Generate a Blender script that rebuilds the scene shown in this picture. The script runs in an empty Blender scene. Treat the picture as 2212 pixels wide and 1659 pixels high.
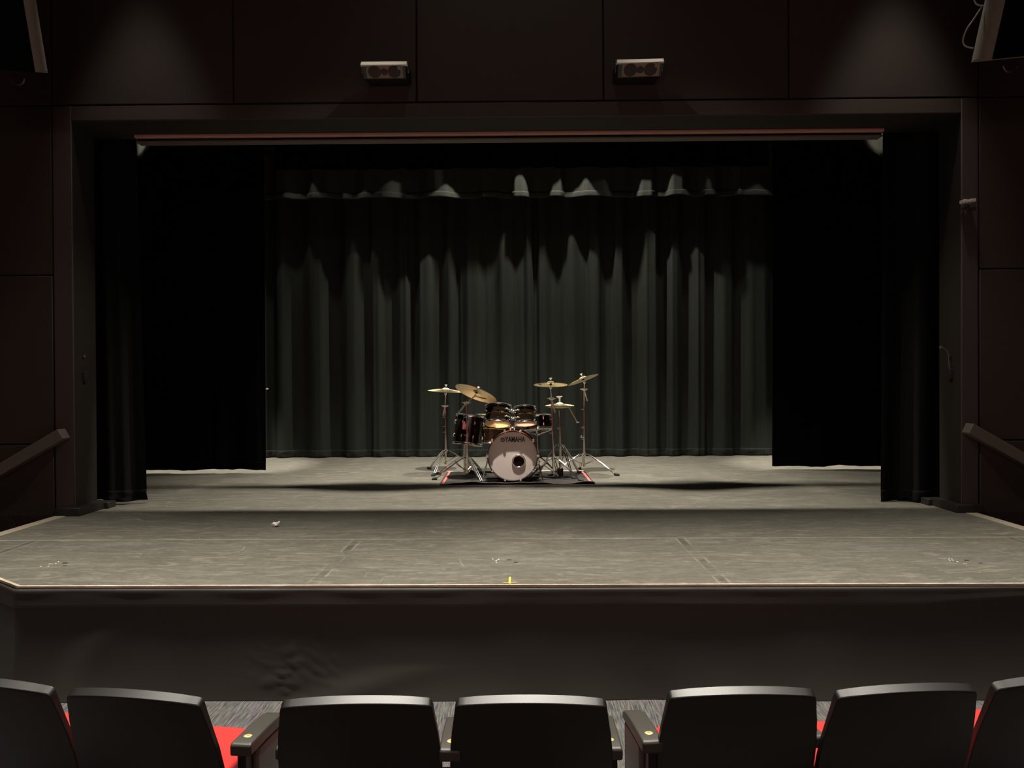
import bpy, bmesh, math, random
import numpy as np
from mathutils import Vector, Matrix, noise as mnoise

SC = bpy.context.scene
COL = SC.collection
rad = math.radians

# ------------------------------------------------------------------ camera
F_PX, CX, CY = 1660.0, 1106.0, 829.5
YAW, PITCH, ROLL = 0.010, 0.0063, -0.0054
CAM = Vector((0.0, 0.0, 1.86))
cam_d = bpy.data.cameras.new('camera')
cam_d.sensor_width = 36.0
cam_d.lens = F_PX / 2212.0 * 36.0
cam_d.clip_start, cam_d.clip_end = 0.05, 200
cam = bpy.data.objects.new('camera', cam_d)
COL.objects.link(cam)
CROT = (Matrix.Rotation(YAW, 4, 'Z') @ Matrix.Rotation(math.pi / 2 - PITCH, 4, 'X') @ Matrix.Rotation(ROLL, 4, 'Z'))
cam.matrix_world = Matrix.Translation(CAM) @ CROT
SC.camera = cam

# ------------------------------------------------------------------ world, exposure
w = bpy.data.worlds.new('world'); SC.world = w
w.use_nodes = True
w.node_tree.nodes['Background'].inputs[0].default_value = (0.010, 0.009, 0.008, 1)
w.node_tree.nodes['Background'].inputs[1].default_value = 0.02
SC.view_settings.view_transform = 'Standard'
SC.view_settings.look = 'None'
SC.view_settings.exposure = 0.0
SC.view_settings.gamma = 1.0
SC.view_settings.use_curve_mapping = False

# ------------------------------------------------------------------ lamps
WARM = (1.0, 0.93, 0.82)
def lamp(name, kind, loc, energy, target=None, color=WARM, size=0.1, cone=None, blend=0.5):
    d = bpy.data.lights.new(name, kind)
    d.energy = energy; d.color = color
    if kind == 'AREA':
        d.shape = 'RECTANGLE'; d.size, d.size_y = size
    else:
        d.shadow_soft_size = size
    if kind == 'SPOT':
        d.spot_size = rad(cone); d.spot_blend = blend
    o = bpy.data.objects.new(name, d); COL.objects.link(o)
    o.location = loc
    if target is not None:
        o.rotation_euler = (Vector(target) - Vector(loc)).to_track_quat('-Z', 'Y').to_euler()
    return o

# work light on the first batten just behind the curtain track
lamp('work_light', 'SPOT', (-0.06, 7.66, 6.9), 3500, (-0.06, 8.20, 0.66), cone=84, blend=0.85, size=0.07)
# upstage work lights in front of the backdrop
lamp('upstage_light', 'SPOT', (0.4, 10.75, 7.2), 1680, (0.4, 12.0, 0.66), cone=100, blend=0.8, size=0.06)
for x, e in ((-3.0, 330), (3.3, 300)):
    lamp('upstage_light', 'SPOT', (x, 10.8, 7.2), e, (x, 12.0, 0.66), cone=96, blend=0.7, size=0.06)
# added lamps that brighten the floor behind the legs and the border ends
for sx in (-1, 1):
    lamp('wing_fill', 'SPOT', (sx * 4.4, 10.75, 4.0), 1000, (sx * 4.4, 10.75, 0.66), cone=54, blend=0.5, size=0.05)
    lamp('wing_fill', 'SPOT', (-4.55 if sx < 0 else 3.35, 7.70, 4.85 if sx < 0 else 5.0), 75 if sx < 0 else 60, (-3.95 if sx < 0 else 3.68, 7.97, 4.24), cone=44, blend=0.8, size=0.05)
# house downlights over the orchestra floor
for x, e in ((-5.1, 950), (-3.4, 1400), (-1.7, 1800), (0.0, 1900), (1.7, 1750), (3.4, 1200), (5.1, 750)):
    lamp('house_downlight', 'SPOT', (x, 4.20, 7.4), e, (x, 4.02, 0.3), cone=53.5, blend=1.0, size=0.12)
# added narrow spots that brighten the handrail ends and lower piers
for sx in (-1, 1):
    lamp('rail_fill', 'SPOT', (-1.2 * sx, 5.5, 7.3), 620, (4.15 * sx, 6.75, 1.3), cone=22, blend=0.9, size=0.06)
# recessed washers close to the proscenium wall
lamp('wall_washer', 'SPOT', (-3.35, 6.22, 6.55), 125, (-3.35, 6.42, 0.6), cone=46, blend=0.6, size=0.10)
lamp('wall_washer', 'SPOT', (3.32, 6.22, 6.55), 185, (3.32, 6.42, 0.6), cone=46, blend=0.6, size=0.10)
lamp('wall_washer', 'SPOT', (0.0, 6.26, 8.6), 150, (0.0, 6.5, 0.6), cone=60, blend=0.9, size=0.10)
# added at the rear: fill towards the stage, spot on the red panel
lamp('rear_fill', 'AREA', (0, -5.0, 4.3), 66, (0, 7, 2.2), size=(8, 0.5))
lamp('red_panel_spot', 'SPOT', (0, -3.6, 6.8), 2300, (0, -7.0, 1.6), cone=130, blend=0.7, size=0.3)

# ------------------------------------------------------------------ pixel helpers
R3 = CROT.to_3x3()
def ray(px, py):
    return R3 @ Vector(((px - CX) / F_PX, -(py - CY) / F_PX, -1.0))
def at(px, py, Y):
    d = ray(px, py); return CAM + d * ((Y - CAM.y) / d.y)
def onz(px, py, z):
    d = ray(px, py); return CAM + d * ((z - CAM.z) / d.z)
SZ = 0.66                      # stage height

# ------------------------------------------------------------------ objects
def tag(o, label=None, cat=None, group=None, kind=None):
    if label: o['label'] = label
    if cat: o['category'] = cat
    if group: o['group'] = group
    if kind: o['kind'] = kind
    return o
WM = {}
def thing(name, label, cat, loc=(0, 0, 0), rotz=0.0, group=None):
    o = bpy.data.objects.new(name, None); COL.objects.link(o)
    o.empty_display_size = 0.1
    o.location = loc; o.rotation_euler = (0, 0, rotz)
    WM[o.name] = Matrix.Translation(Vector(loc)) @ Matrix.Rotation(rotz, 4, 'Z')
    return tag(o, label, cat, group)

class MB:
    def __init__(s): s.bm = bmesh.new()
    def verts(s, vs, fs):
        b = [s.bm.verts.new(v) for v in vs]
        for f in fs:
            try: s.bm.faces.new([b[i] for i in f])
            except ValueError: pass
        return b
    def box(s, c, size, M=None):
        hx, hy, hz = size[0] / 2, size[1] / 2, size[2] / 2
        vs = [Vector((x * hx, y * hy, z * hz)) for z in (-1, 1) for y in (-1, 1) for x in (-1, 1)]
        if M is not None: vs = [M @ v for v in vs]
        vs = [v + Vector(c) for v in vs]
        s.verts(vs, [(0, 2, 3, 1), (4, 5, 7, 6), (0, 1, 5, 4), (2, 6, 7, 3), (0, 4, 6, 2), (1, 3, 7, 5)])
        return s
    def hexa(s, a, b):
        """a, b: two quads (4 points each) joined to a solid"""
        vs = list(a) + list(b)
        s.verts(vs, [(3, 2, 1, 0), (4, 5, 6, 7)] + [(i, (i + 1) % 4, 4 + (i + 1) % 4, 4 + i) for i in range(4)])
        return s
    def prism(s, poly, d):
        n = len(poly); d = Vector(d)
        vs = [Vector(p) for p in poly] + [Vector(p) + d for p in poly]
        s.verts(vs, [tuple(range(n))[::-1], tuple(range(n, 2 * n))] + [(i, (i + 1) % n, n + (i + 1) % n, n + i) for i in range(n)])
        return s
    def tube(s, pts, r, seg=10, cap=True):
        pts = [Vector(p) for p in pts]; n = len(pts)
        rs = r if isinstance(r, (list, tuple)) else [r] * n
        t0 = (pts[1] - pts[0]).normalized()
        up = Vector((0, 0, 1)) if abs(t0.z) < 0.95 else Vector((1, 0, 0))
        u = t0.cross(up).normalized(); rings = []
        for i in range(n):
            t = (pts[min(i + 1, n - 1)] - pts[max(i - 1, 0)]).normalized()
            u = (u - t * u.dot(t)).normalized(); v = t.cross(u)
            rings.append([s.bm.verts.new(pts[i] + (u * math.cos(2 * math.pi * k / seg) + v * math.sin(2 * math.pi * k / seg)) * rs[i]) for k in range(seg)])
        for a, b in zip(rings, rings[1:]):
            for k in range(seg):
                s.bm.faces.new((a[k], a[(k + 1) % seg], b[(k + 1) % seg], b[k]))
        if cap:
            s.bm.faces.new(rings[0][::-1]); s.bm.faces.new(rings[-1])
        return s
    def lathe(s, prof, M=None, seg=40, closed=False):
        """prof: (r, z) list turned about local z"""
        M = M or Matrix.Identity(4); rings = []
        for r, z in prof:
            if r < 1e-6: rings.append([s.bm.verts.new(M @ Vector((0, 0, z)))])
            else: rings.append([s.bm.verts.new(M @ Vector((r * math.cos(2 * math.pi * k / seg), r * math.sin(2 * math.pi * k / seg), z))) for k in range(seg)])
        prs = list(zip(rings, rings[1:]))
        if closed: prs.append((rings[-1], rings[0]))
        for a, b in prs:
            for k in range(seg):
                q = (k + 1) % seg
                if len(a) == 1 and len(b) == 1: continue
                if len(a) == 1: f = (a[0], b[q], b[k])
                elif len(b) == 1: f = (a[k], a[q], b[0])
                else: f = (a[k], a[q], b[q], b[k])
                s.bm.faces.new(f)
        return s
    def ball(s, c, r, seg=12):
        n = 8; prof = [(r * math.sin(math.pi * i / n), -r * math.cos(math.pi * i / n)) for i in range(n + 1)]
        prof[0] = (0, -r); prof[-1] = (0, r)
        return s.lathe(prof, Matrix.Translation(Vector(c)), seg)
    def grid(s, P):
        """P: array rows x cols x 3"""
        r, c = len(P), len(P[0])
        vs = [[s.bm.verts.new(tuple(P[i][j])) for j in range(c)] for i in range(r)]
        for i in range(r - 1):
            for j in range(c - 1):
                s.bm.faces.new((vs[i][j], vs[i][j + 1], vs[i + 1][j + 1], vs[i + 1][j]))
        return s
    def build(s, name, mat, parent=None, angle=38, local=False, bevel=0, recalc=True, seg=2):
        if recalc: bmesh.ops.recalc_face_normals(s.bm, faces=s.bm.faces)
        if parent is not None and not local:
            inv = WM[parent.name].inverted()
            for v in s.bm.verts: v.co = inv @ v.co
        for f in s.bm.faces: f.smooth = True
        ca = rad(angle)
        for e in s.bm.edges:
            if len(e.link_faces) == 2 and e.calc_face_angle(0) > ca: e.smooth = False
        me = bpy.data.meshes.new(name); s.bm.to_mesh(me); s.bm.free()
        me.materials.append(mat)
        o = bpy.data.objects.new(name, me); COL.objects.link(o)
        if parent is not None:
            o.parent = parent; WM[o.name] = WM[parent.name]
        else: WM[o.name] = Matrix.Identity(4)
        if bevel:
            m = o.modifiers.new('bevel', 'BEVEL'); m.width = bevel; m.segments = seg; m.limit_method = 'ANGLE'; m.angle_limit = rad(35)
            m.harden_normals = False
        return o

def axis_matrix(c, z, x=None):
    z = Vector(z).normalized(); x = Vector(x or (1, 0, 0)); x = (x - z * x.dot(z)).normalized(); y = z.cross(x)
    M = Matrix((x, y, z)).transposed().to_4x4(); M.translation = Vector(c); return M

# ------------------------------------------------------------------ materials
class NT:
    def __init__(s, name):
        s.m = bpy.data.materials.new(name); s.m.use_nodes = True
        s.t = s.m.node_tree; s.p = s.t.nodes['Principled BSDF']
    def n(s, typ, **kw):
        o = s.t.nodes.new(typ)
        for k, v in kw.items(): setattr(o, k, v)
        return o
    def link(s, a, b): s.t.links.new(a, b)
    def val(s, sock, v):
        if hasattr(v, 'is_linked') or isinstance(v, bpy.types.NodeSocket): s.link(v, sock)
        else: sock.default_value = v
    def math(s, op, a, b=0.0, c=None, clamp=False):
        o = s.n('ShaderNodeMath', operation=op); o.use_clamp = clamp
        s.val(o.inputs[0], a); s.val(o.inputs[1], b)
        if c is not None: s.val(o.inputs[2], c)
        return o.outputs[0]
    def pos(s): return s.n('ShaderNodeNewGeometry').outputs['Position']
    def mapping(s, v, scale=(1, 1, 1), rot=(0, 0, 0), loc=(0, 0, 0)):
        o = s.n('ShaderNodeMapping'); s.link(v, o.inputs[0])
        o.inputs['Scale'].default_value = scale; o.inputs['Rotation'].default_value = rot; o.inputs['Location'].default_value = loc
        return o.outputs[0]
    def noise(s, v, scale, detail=3, rough=0.55, dist=0.0):
        o = s.n('ShaderNodeTexNoise'); s.link(v, o.inputs['Vector'])
        o.inputs['Scale'].default_value = scale; o.inputs['Detail'].default_value = detail
        o.inputs['Roughness'].default_value = rough; o.inputs['Distortion'].default_value = dist
        return o.outputs['Fac']
    def ramp(s, f, lo, hi):
        o = s.n('ShaderNodeMapRange'); o.clamp = True
        s.val(o.inputs[0], f); o.inputs[1].default_value = lo; o.inputs[2].default_value = hi
        return o.outputs[0]
    def mix(s, f, a, b, blend='MIX'):
        o = s.n('ShaderNodeMix', data_type='RGBA', blend_type=blend)
        s.val(o.inputs[0], f); s.val(o.inputs[6], a); s.val(o.inputs[7], b); return o.outputs[2]
    def bump(s, h, strength=0.2, dist=0.01):
        o = s.n('ShaderNodeBump'); s.link(h, o.inputs['Height'])
        o.inputs['Strength'].default_value = strength; o.inputs['Distance'].default_value = dist
        s.link(o.outputs[0], s.p.inputs['Normal'])
def rgb(c): return (c[0], c[1], c[2], 1.0)
def mat(name, col, rough=0.5, metal=0.0, spec=0.5, coat=0.0, sheen=0.0, var=0.0, vscale=8.0, bump=0.0, bscale=200.0):
    t = NT(name); p = t.p
    p.inputs['Roughness'].default_value = rough; p.inputs['Metallic'].default_value = metal
    p.inputs['Specular IOR Level'].default_value = spec
    p.inputs['Coat Weight'].default_value = coat; p.inputs['Coat Roughness'].default_value = 0.04
    if sheen:
        p.inputs['Sheen Weight'].default_value = sheen; p.inputs['Sheen Roughness'].default_value = 0.35
        p.inputs['Sheen Tint'].default_value = (0.9, 1.0, 0.92, 1)
    tc = t.n('ShaderNodeTexCoord').outputs['Object']
    f = t.noise(tc, vscale, 4)
    a = rgb([c * (1 - var) for c in col]); b = rgb([min(1, c * (1 + var)) for c in col])
    t.link(t.mix(f, a, b), p.inputs['Base Color'])
    if bump:
        t.bump(t.noise(tc, bscale, 3), bump, 0.003)
    return t.m

M_CHROME = mat('chrome', (0.86, 0.85, 0.83), 0.17, 1.0, var=0.02)
M_STEEL = mat('brushed_steel', (0.62, 0.60, 0.58), 0.24, 1.0, var=0.05)
M_SATIN = mat('satin_chrome', (0.86, 0.85, 0.82), 0.38, 0.8, var=0.03)
M_DKSTEEL = mat('dark_steel', (0.10, 0.095, 0.09), 0.4, 0.8, var=0.05)
M_BRASS = mat('brass', (0.83, 0.62, 0.25), 0.30, 1.0, var=0.05)
M_DISC = mat('brass_number_plate', (0.86, 0.66, 0.27), 0.42, 0.25, var=0.04)
M_RUBBER = mat('black_rubber', (0.012, 0.012, 0.012), 0.6, var=0.1)
M_BLACKPL = mat('black_plastic', (0.012, 0.011, 0.011), 0.35, var=0.1)
M_INK = mat('black_ink', (0.010, 0.009, 0.009), 0.6, var=0.05)
M_SHELL = mat('black_maple_lacquer', (0.012, 0.007, 0.0045), 0.12, coat=0.25, spec=0.30, var=0.35, vscale=14)
M_HOOPW = mat('black_wood_hoop', (0.006, 0.0035, 0.003), 0.16, coat=0.7, var=0.2)
M_HEADW = mat('bass_drum_skin', (0.74, 0.63, 0.59), 0.36, spec=0.5, var=0.05, vscale=5)  # pink tint stands in for red reflected in the head
M_HEADC = mat('amber_drum_skin', (0.62, 0.36, 0.14), 0.36, spec=0.5, var=0.10, vscale=9)
M_HEADP = mat('rosy_drum_skin', (0.60, 0.34, 0.22), 0.36, spec=0.5, var=0.06, vscale=9)
M_HEADG = mat('clear_drum_skin', (0.30, 0.28, 0.25), 0.30, spec=0.5, var=0.06)
def skin(name, col, clear, trans, rough=0.35):
    t = NT(name); p = t.p
    tc = t.n('ShaderNodeTexCoord').outputs['Object']
    c = t.mix(t.noise(tc, 9, 4), rgb([k * 0.9 for k in col]), rgb([min(1, k * 1.1) for k in col]))
    t.link(c, p.inputs['Base Color']); p.inputs['Roughness'].default_value = rough
    tl = t.n('ShaderNodeBsdfTranslucent'); t.link(c, tl.inputs['Color'])
    tp = t.n('ShaderNodeBsdfTransparent')
    m1 = t.n('ShaderNodeMixShader'); m1.inputs[0].default_value = trans; t.link(p.outputs[0], m1.inputs[1]); t.link(tl.outputs[0], m1.inputs[2])
    m2 = t.n('ShaderNodeMixShader'); m2.inputs[0].default_value = clear; t.link(m1.outputs[0], m2.inputs[1]); t.link(tp.outputs[0], m2.inputs[2])
    t.link(m2.outputs[0], t.t.nodes['Material Output'].inputs['Surface'])
    return t.m
M_HEADC = skin('amber_drum_skin', (0.80, 0.52, 0.24), 0.0, 0.65)
M_HEADP = skin('rosy_drum_skin', (0.78, 0.48, 0.34), 0.0, 0.65)
M_CLEAR = skin('clear_drum_skin_top', (0.60, 0.58, 0.52), 0.82, 0.3, 0.15)
M_MAPLE = mat('maple_shell_inside', (0.66, 0.44, 0.22), 0.4, var=0.1, vscale=6)
M_SEAT = mat('red_seat_fabric', (0.56, 0.022, 0.018), 0.85, sheen=0.4, var=0.12, vscale=90, bump=0.3, bscale=420)
M_PIPE = mat('dark_piping', (0.02, 0.012, 0.012), 0.6, var=0.1)
M_CHAIR = mat('charcoal_chair_plastic', (0.010, 0.0085, 0.008), 0.44, spec=0.85, var=0.10, vscale=20)
M_ARM = mat('charcoal_armrest', (0.060, 0.054, 0.045), 0.42, spec=0.6, var=0.10, vscale=30)
M_ENDP = mat('grey_end_panel', (0.14, 0.118, 0.106), 0.5, spec=0.5, var=0.08)
M_PAPER = mat('white_paper', (0.80, 0.78, 0.72), 0.8, var=0.05)
M_YELLOW = mat('yellow_tape', (0.84, 0.50, 0.10), 0.55, var=0.05)
M_PIPEST = mat('painted_track_steel', (0.58, 0.34, 0.29), 0.75, 0.0, spec=0.1, var=0.06, vscale=2.0)
M_SPKTOP = mat('grey_speaker_case', (0.62, 0.58, 0.50), 0.5, var=0.08, vscale=20)
M_SPKGR = mat('speaker_grille', (0.26, 0.185, 0.15), 0.65, var=0.15, vscale=300)
M_SPKDK = mat('speaker_cone', (0.045, 0.031, 0.027), 0.7, var=0.15, vscale=200)
M_ARRAY = mat('loudspeaker_case', (0.24, 0.205, 0.172), 0.5, var=0.05, vscale=5)
M_GRILLE = mat('black_loudspeaker_grille', (0.003, 0.003, 0.003), 0.9, spec=0.05, var=0.1)
M_CABLE = mat('pale_cable', (0.32, 0.31, 0.29), 0.5, var=0.05)
M_RAIL = mat('painted_rail_wood', (0.115, 0.090, 0.076), 0.55, var=0.08, vscale=6)
M_BASE = mat('black_base_block', (0.016, 0.013, 0.012), 0.5, var=0.3, vscale=20)
M_LITEDGE = mat('lit_side_strip', (0.36, 0.31, 0.235), 0.5, var=0.22, vscale=14)
M_RUGRED = mat('rug_red_binding', (0.72, 0.16, 0.14), 0.7, var=0.12, vscale=30)
M_RUGPALE = mat('rug_pale_binding', (0.80, 0.62, 0.54), 0.7, var=0.12, vscale=30)

def brushed_cymbal():
    t = NT('cymbal_bronze'); p = t.p
    p.inputs['Metallic'].default_value = 1.0
    tc = t.n('ShaderNodeTexCoord').outputs['Object']
    sep = t.n('ShaderNodeSeparateXYZ'); t.link(tc, sep.inputs[0])
    r2 = t.math('SQRT', t.math('ADD', t.math('MULTIPLY', sep.outputs[0], sep.outputs[0]), t.math('MULTIPLY', sep.outputs[1], sep.outputs[1])))
    wv = t.n('ShaderNodeTexNoise', noise_dimensions='1D'); t.link(r2, wv.inputs['W']); wv.inputs['Scale'].default_value = 420; wv.inputs['Detail'].default_value = 2
    blotch = t.noise(tc, 9, 3)
    c = t.mix(wv.outputs['Fac'], (0.66, 0.55, 0.31, 1), (0.90, 0.81, 0.55, 1))
    c = t.mix(t.ramp(blotch, 0.55, 0.8), c, (0.66, 0.48, 0.28, 1))
    t.link(c, p.inputs['Base Color'])
    t.link(t.math('MULTIPLY_ADD', wv.outputs['Fac'], 0.16, 0.30), p.inputs['Roughness'])
    p.inputs['Anisotropic'].default_value = 0.65
    tg = t.n('ShaderNodeTangent', direction_type='RADIAL', axis='Z'); t.link(tg.outputs[0], p.inputs['Tangent'])
    return t.m
M_CYMBAL = brushed_cymbal()

def velvet(name, col, sheen, rough=0.9):
    t = NT(name); p = t.p
    p.inputs['Roughness'].default_value = rough; p.inputs['Specular IOR Level'].default_value = 0.0
    p.inputs['Sheen Weight'].default_value = sheen; p.inputs['Sheen Roughness'].default_value = 0.30
    p.inputs['Sheen Tint'].default_value = (0.85, 1.0, 0.9, 1)
    q = t.pos()
    f = t.noise(t.mapping(q, (30, 30, 2.0)), 1.0, 4)
    t.link(t.mix(f, rgb([c * 0.75 for c in col]), rgb([c * 1.25 for c in col])), p.inputs['Base Color'])
    t.bump(t.noise(q, 380, 2), 0.15, 0.002)
    return t.m
M_VEL_BACK = velvet('charcoal_velour', (0.0225, 0.0250, 0.0218), 0.018)
M_VEL_LEG = velvet('black_velour', (0.0022, 0.0022, 0.0023), 0.0)
M_VEL_MAIN = velvet('main_curtain_velour', (0.010, 0.0108, 0.0112), 0.0)
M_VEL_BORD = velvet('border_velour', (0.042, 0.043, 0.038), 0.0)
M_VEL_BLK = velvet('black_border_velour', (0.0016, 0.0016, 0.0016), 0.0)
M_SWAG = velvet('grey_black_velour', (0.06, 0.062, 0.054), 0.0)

def stage_paint():
    t = NT('scuffed_stage_paint'); p = t.p
    q = t.pos()
    sep = t.n('ShaderNodeSeparateXYZ'); t.link(q, sep.inputs[0]); X, Y = sep.outputs[0], sep.outputs[1]
    c = t.mix(t.ramp(t.noise(q, 0.9, 4), 0.3, 0.7), (0.107, 0.101, 0.080, 1), (0.138, 0.131, 0.107, 1))
    # mop streaks and scuffs, running across the stage
    s1 = t.noise(t.mapping(q, (1.6, 9.0, 1), (0, 0, 0.05)), 1.2, 6, 0.65, 0.4)
    c = t.mix(t.math('MULTIPLY', t.ramp(s1, 0.50, 0.80), 0.75), c, (0.215, 0.200, 0.162, 1))
    s0 = t.noise(t.mapping(q, (1.0, 5.0, 1), (0, 0, -0.08)), 0.9, 5, 0.6, 0.6)
    c = t.mix(t.math('MULTIPLY', t.ramp(s0, 0.52, 0.75), 0.40), c, (0.075, 0.072, 0.058, 1))
    s2 = t.noise(t.mapping(q, (3.0, 22.0, 1), (0, 0, 0.25)), 1.6, 3, 0.5, 0.8)
    c = t.mix(t.math('MULTIPLY', t.ramp(s2, 0.69, 0.76), 0.55), c, (0.30, 0.28, 0.235, 1))
    s3 = t.noise(t.mapping(q, (7.0, 30.0, 1), (0, 0, 0.03)), 1.0, 6, 0.7, 0.5)
    c = t.mix(t.math('MULTIPLY', t.ramp(s3, 0.48, 0.74), 0.60), c, (0.205, 0.190, 0.155, 1))
    s4 = t.noise(t.mapping(q, (5.0, 17.0, 1), (0, 0, -0.12), (5, 3, 0)), 1.0, 6, 0.7, 0.6)
    c = t.mix(t.math('MULTIPLY', t.ramp(s4, 0.50, 0.74), 0.55), c, (0.070, 0.064, 0.050, 1))
    s5 = t.noise(t.mapping(q, (4.0, 46.0, 1), (0, 0, -0.45)), 1.3, 3, 0.5, 0.9)
    c = t.mix(t.math('MULTIPLY', t.ramp(s5, 0.68, 0.75), 0.5), c, (0.30, 0.28, 0.235, 1))
    s6 = t.noise(t.mapping(q, (26.0, 60.0, 1)), 1.0, 5, 0.75)
    c = t.mix(t.math('MULTIPLY', t.ramp(s6, 0.45, 0.75), 0.35), c, (0.215, 0.200, 0.165, 1))
    c = t.mix(t.math('MULTIPLY', t.ramp(s6, 0.55, 0.28), 0.40), c, (0.065, 0.062, 0.048, 1))
    s7 = t.noise(t.mapping(q, (2.2, 6.5, 1), (0, 0, 0.1), (2, 8, 0)), 1.0, 4, 0.6, 2.6)
    c = t.mix(t.math('MULTIPLY', t.math('MULTIPLY', t.ramp(s7, 0.56, 0.62), t.ramp(s7, 0.72, 0.62)), 0.45), c, (0.26, 0.242, 0.20, 1))
    # thin curved scratches: contour lines of a smooth noise, broken by a mask
    for k, (sc, ro, wd, lo, am) in enumerate(((0.9, 0.6, 0.0012, 0.59, 0.5), (2.3, -0.7, 0.0020, 0.60, 0.45), (0.6, 1.9, 0.0008, 0.56, 0.5))):
        v = t.mapping(q, (1, 1, 1), (0, 0, ro), (3.1 * k, 7.7 * k, 0))
        n1 = t.noise(v, sc, 1, 0.3, 0.3)
        ln = t.math('SUBTRACT', 1.0, t.ramp(t.math('ABSOLUTE', t.math('SUBTRACT', n1, 0.5)), wd * 0.4, wd * 1.6))
        mk = t.ramp(t.noise(v, 2.3 + k, 3), lo, lo + 0.05)
        c = t.mix(t.math('MULTIPLY', t.math('MULTIPLY', ln, mk), am), c, (0.36, 0.335, 0.28, 1))
    # flecks
    vo = t.n('ShaderNodeTexVoronoi'); t.link(t.mapping(q, (1, 2.5, 1)), vo.inputs['Vector']); vo.inputs['Scale'].default_value = 3.4
    fl = t.math('MULTIPLY', t.math('LESS_THAN', vo.outputs['Distance'], 0.040), t.ramp(t.noise(q, 1.4, 2), 0.55, 0.62))
    c = t.mix(t.math('MULTIPLY', fl, 0.7), c, (0.48, 0.45, 0.38, 1))
    # seams of the stage boards: one along the apron, pairs across it
    def line(coord, at_, wd): return t.math('LESS_THAN', t.math('ABSOLUTE', t.math('SUBTRACT', coord, at_)), wd)
    wob = t.math('MULTIPLY_ADD', t.noise(q, 2.0, 2), 0.010, -0.005)
    sm = line(t.math('ADD', Y, wob), 5.775, 0.0075)
    sm = t.math('MULTIPLY', sm, t.ramp(t.noise(q, 1.3, 3), 0.30, 0.50))
    c = t.mix(t.math('MULTIPLY', sm, 0.75), c, (0.40, 0.37, 0.31, 1))
    front = t.math('LESS_THAN', Y, 5.775)
    for xs in (-3.66, -1.225, 1.195, 3.64):
        for dx, col, am in ((-0.035, (0.34, 0.32, 0.27, 1), 0.45), (0.035, (0.34, 0.32, 0.27, 1), 0.45), (0.0, (0.05, 0.047, 0.04, 1), 0.55)):
            sx = t.math('MULTIPLY', t.math('MULTIPLY', line(t.math('ADD', X, wob), xs + dx, 0.005 if dx else 0.020), front), t.ramp(t.noise(q, 5.0, 3), 0.40, 0.60))
            c = t.mix(t.math('MULTIPLY', sx, am), c, col)
    for ys in (8.22, 10.66):
        c = t.mix(t.math('MULTIPLY', line(t.math('ADD', Y, wob), ys, 0.006), 0.35), c, (0.27, 0.25, 0.21, 1))
    t.link(c, p.inputs['Base Color'])
    t.link(t.math('MULTIPLY_ADD', t.noise(q, 6, 3), 0.22, 0.36), p.inputs['Roughness'])
    p.inputs['Specular IOR Level'].default_value = 0.35
    t.bump(t.noise(t.mapping(q, (1, 3, 1)), 30, 4), 0.06, 0.004)
    return t.m
M_STAGE = stage_paint()

def nosing_wood():
    t = NT('worn_stage_edge'); p = t.p; q = t.pos()
    n1 = t.noise(t.mapping(q, (6, 6, 60)), 1.0, 5, 0.7)
    n2 = t.noise(t.mapping(q, (1.3, 1.3, 1.3)), 1.0, 3)
    c = t.mix(t.ramp(n1, 0.35, 0.65), (0.30, 0.24, 0.18, 1), (0.58, 0.48, 0.38, 1))
    c = t.mix(t.ramp(n2, 0.62, 0.70), c, (0.70, 0.64, 0.54, 1))
    t.link(c, p.inputs['Base Color']); p.inputs['Roughness'].default_value = 0.6
    return t.m
M_NOSE = nosing_wood()

def wall_paint():
    t = NT('dark_brown_wall_paint'); p = t.p; q = t.pos()
    c = t.mix(t.noise(q, 1.4, 4), (0.034, 0.023, 0.0185, 1), (0.042, 0.031, 0.0255, 1))
    t.link(c, p.inputs['Base Color']); p.inputs['Roughness'].default_value = 0.62; p.inputs['Specular IOR Level'].default_value = 0.3
    t.bump(t.noise(q, 240, 3), 0.10, 0.003)
    return t.m
M_WALL = wall_paint()
M_GROOVE = mat('black_groove', (0.004, 0.003, 0.003), 0.8, var=0.1)
M_FRAME = mat('brown_frame_paint', (0.056, 0.043, 0.036), 0.6, spec=0.25, var=0.07, vscale=1.5, bump=0.08, bscale=240)
M_SOFFIT = mat('shaded_reveal_colour', (0.018, 0.014, 0.010), 0.7, spec=0.3, var=0.08, vscale=2)
M_REARRED = mat('red_reflector_cloth', (0.50, 0.030, 0.030), 0.9, var=0.2, vscale=1.5)

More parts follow.
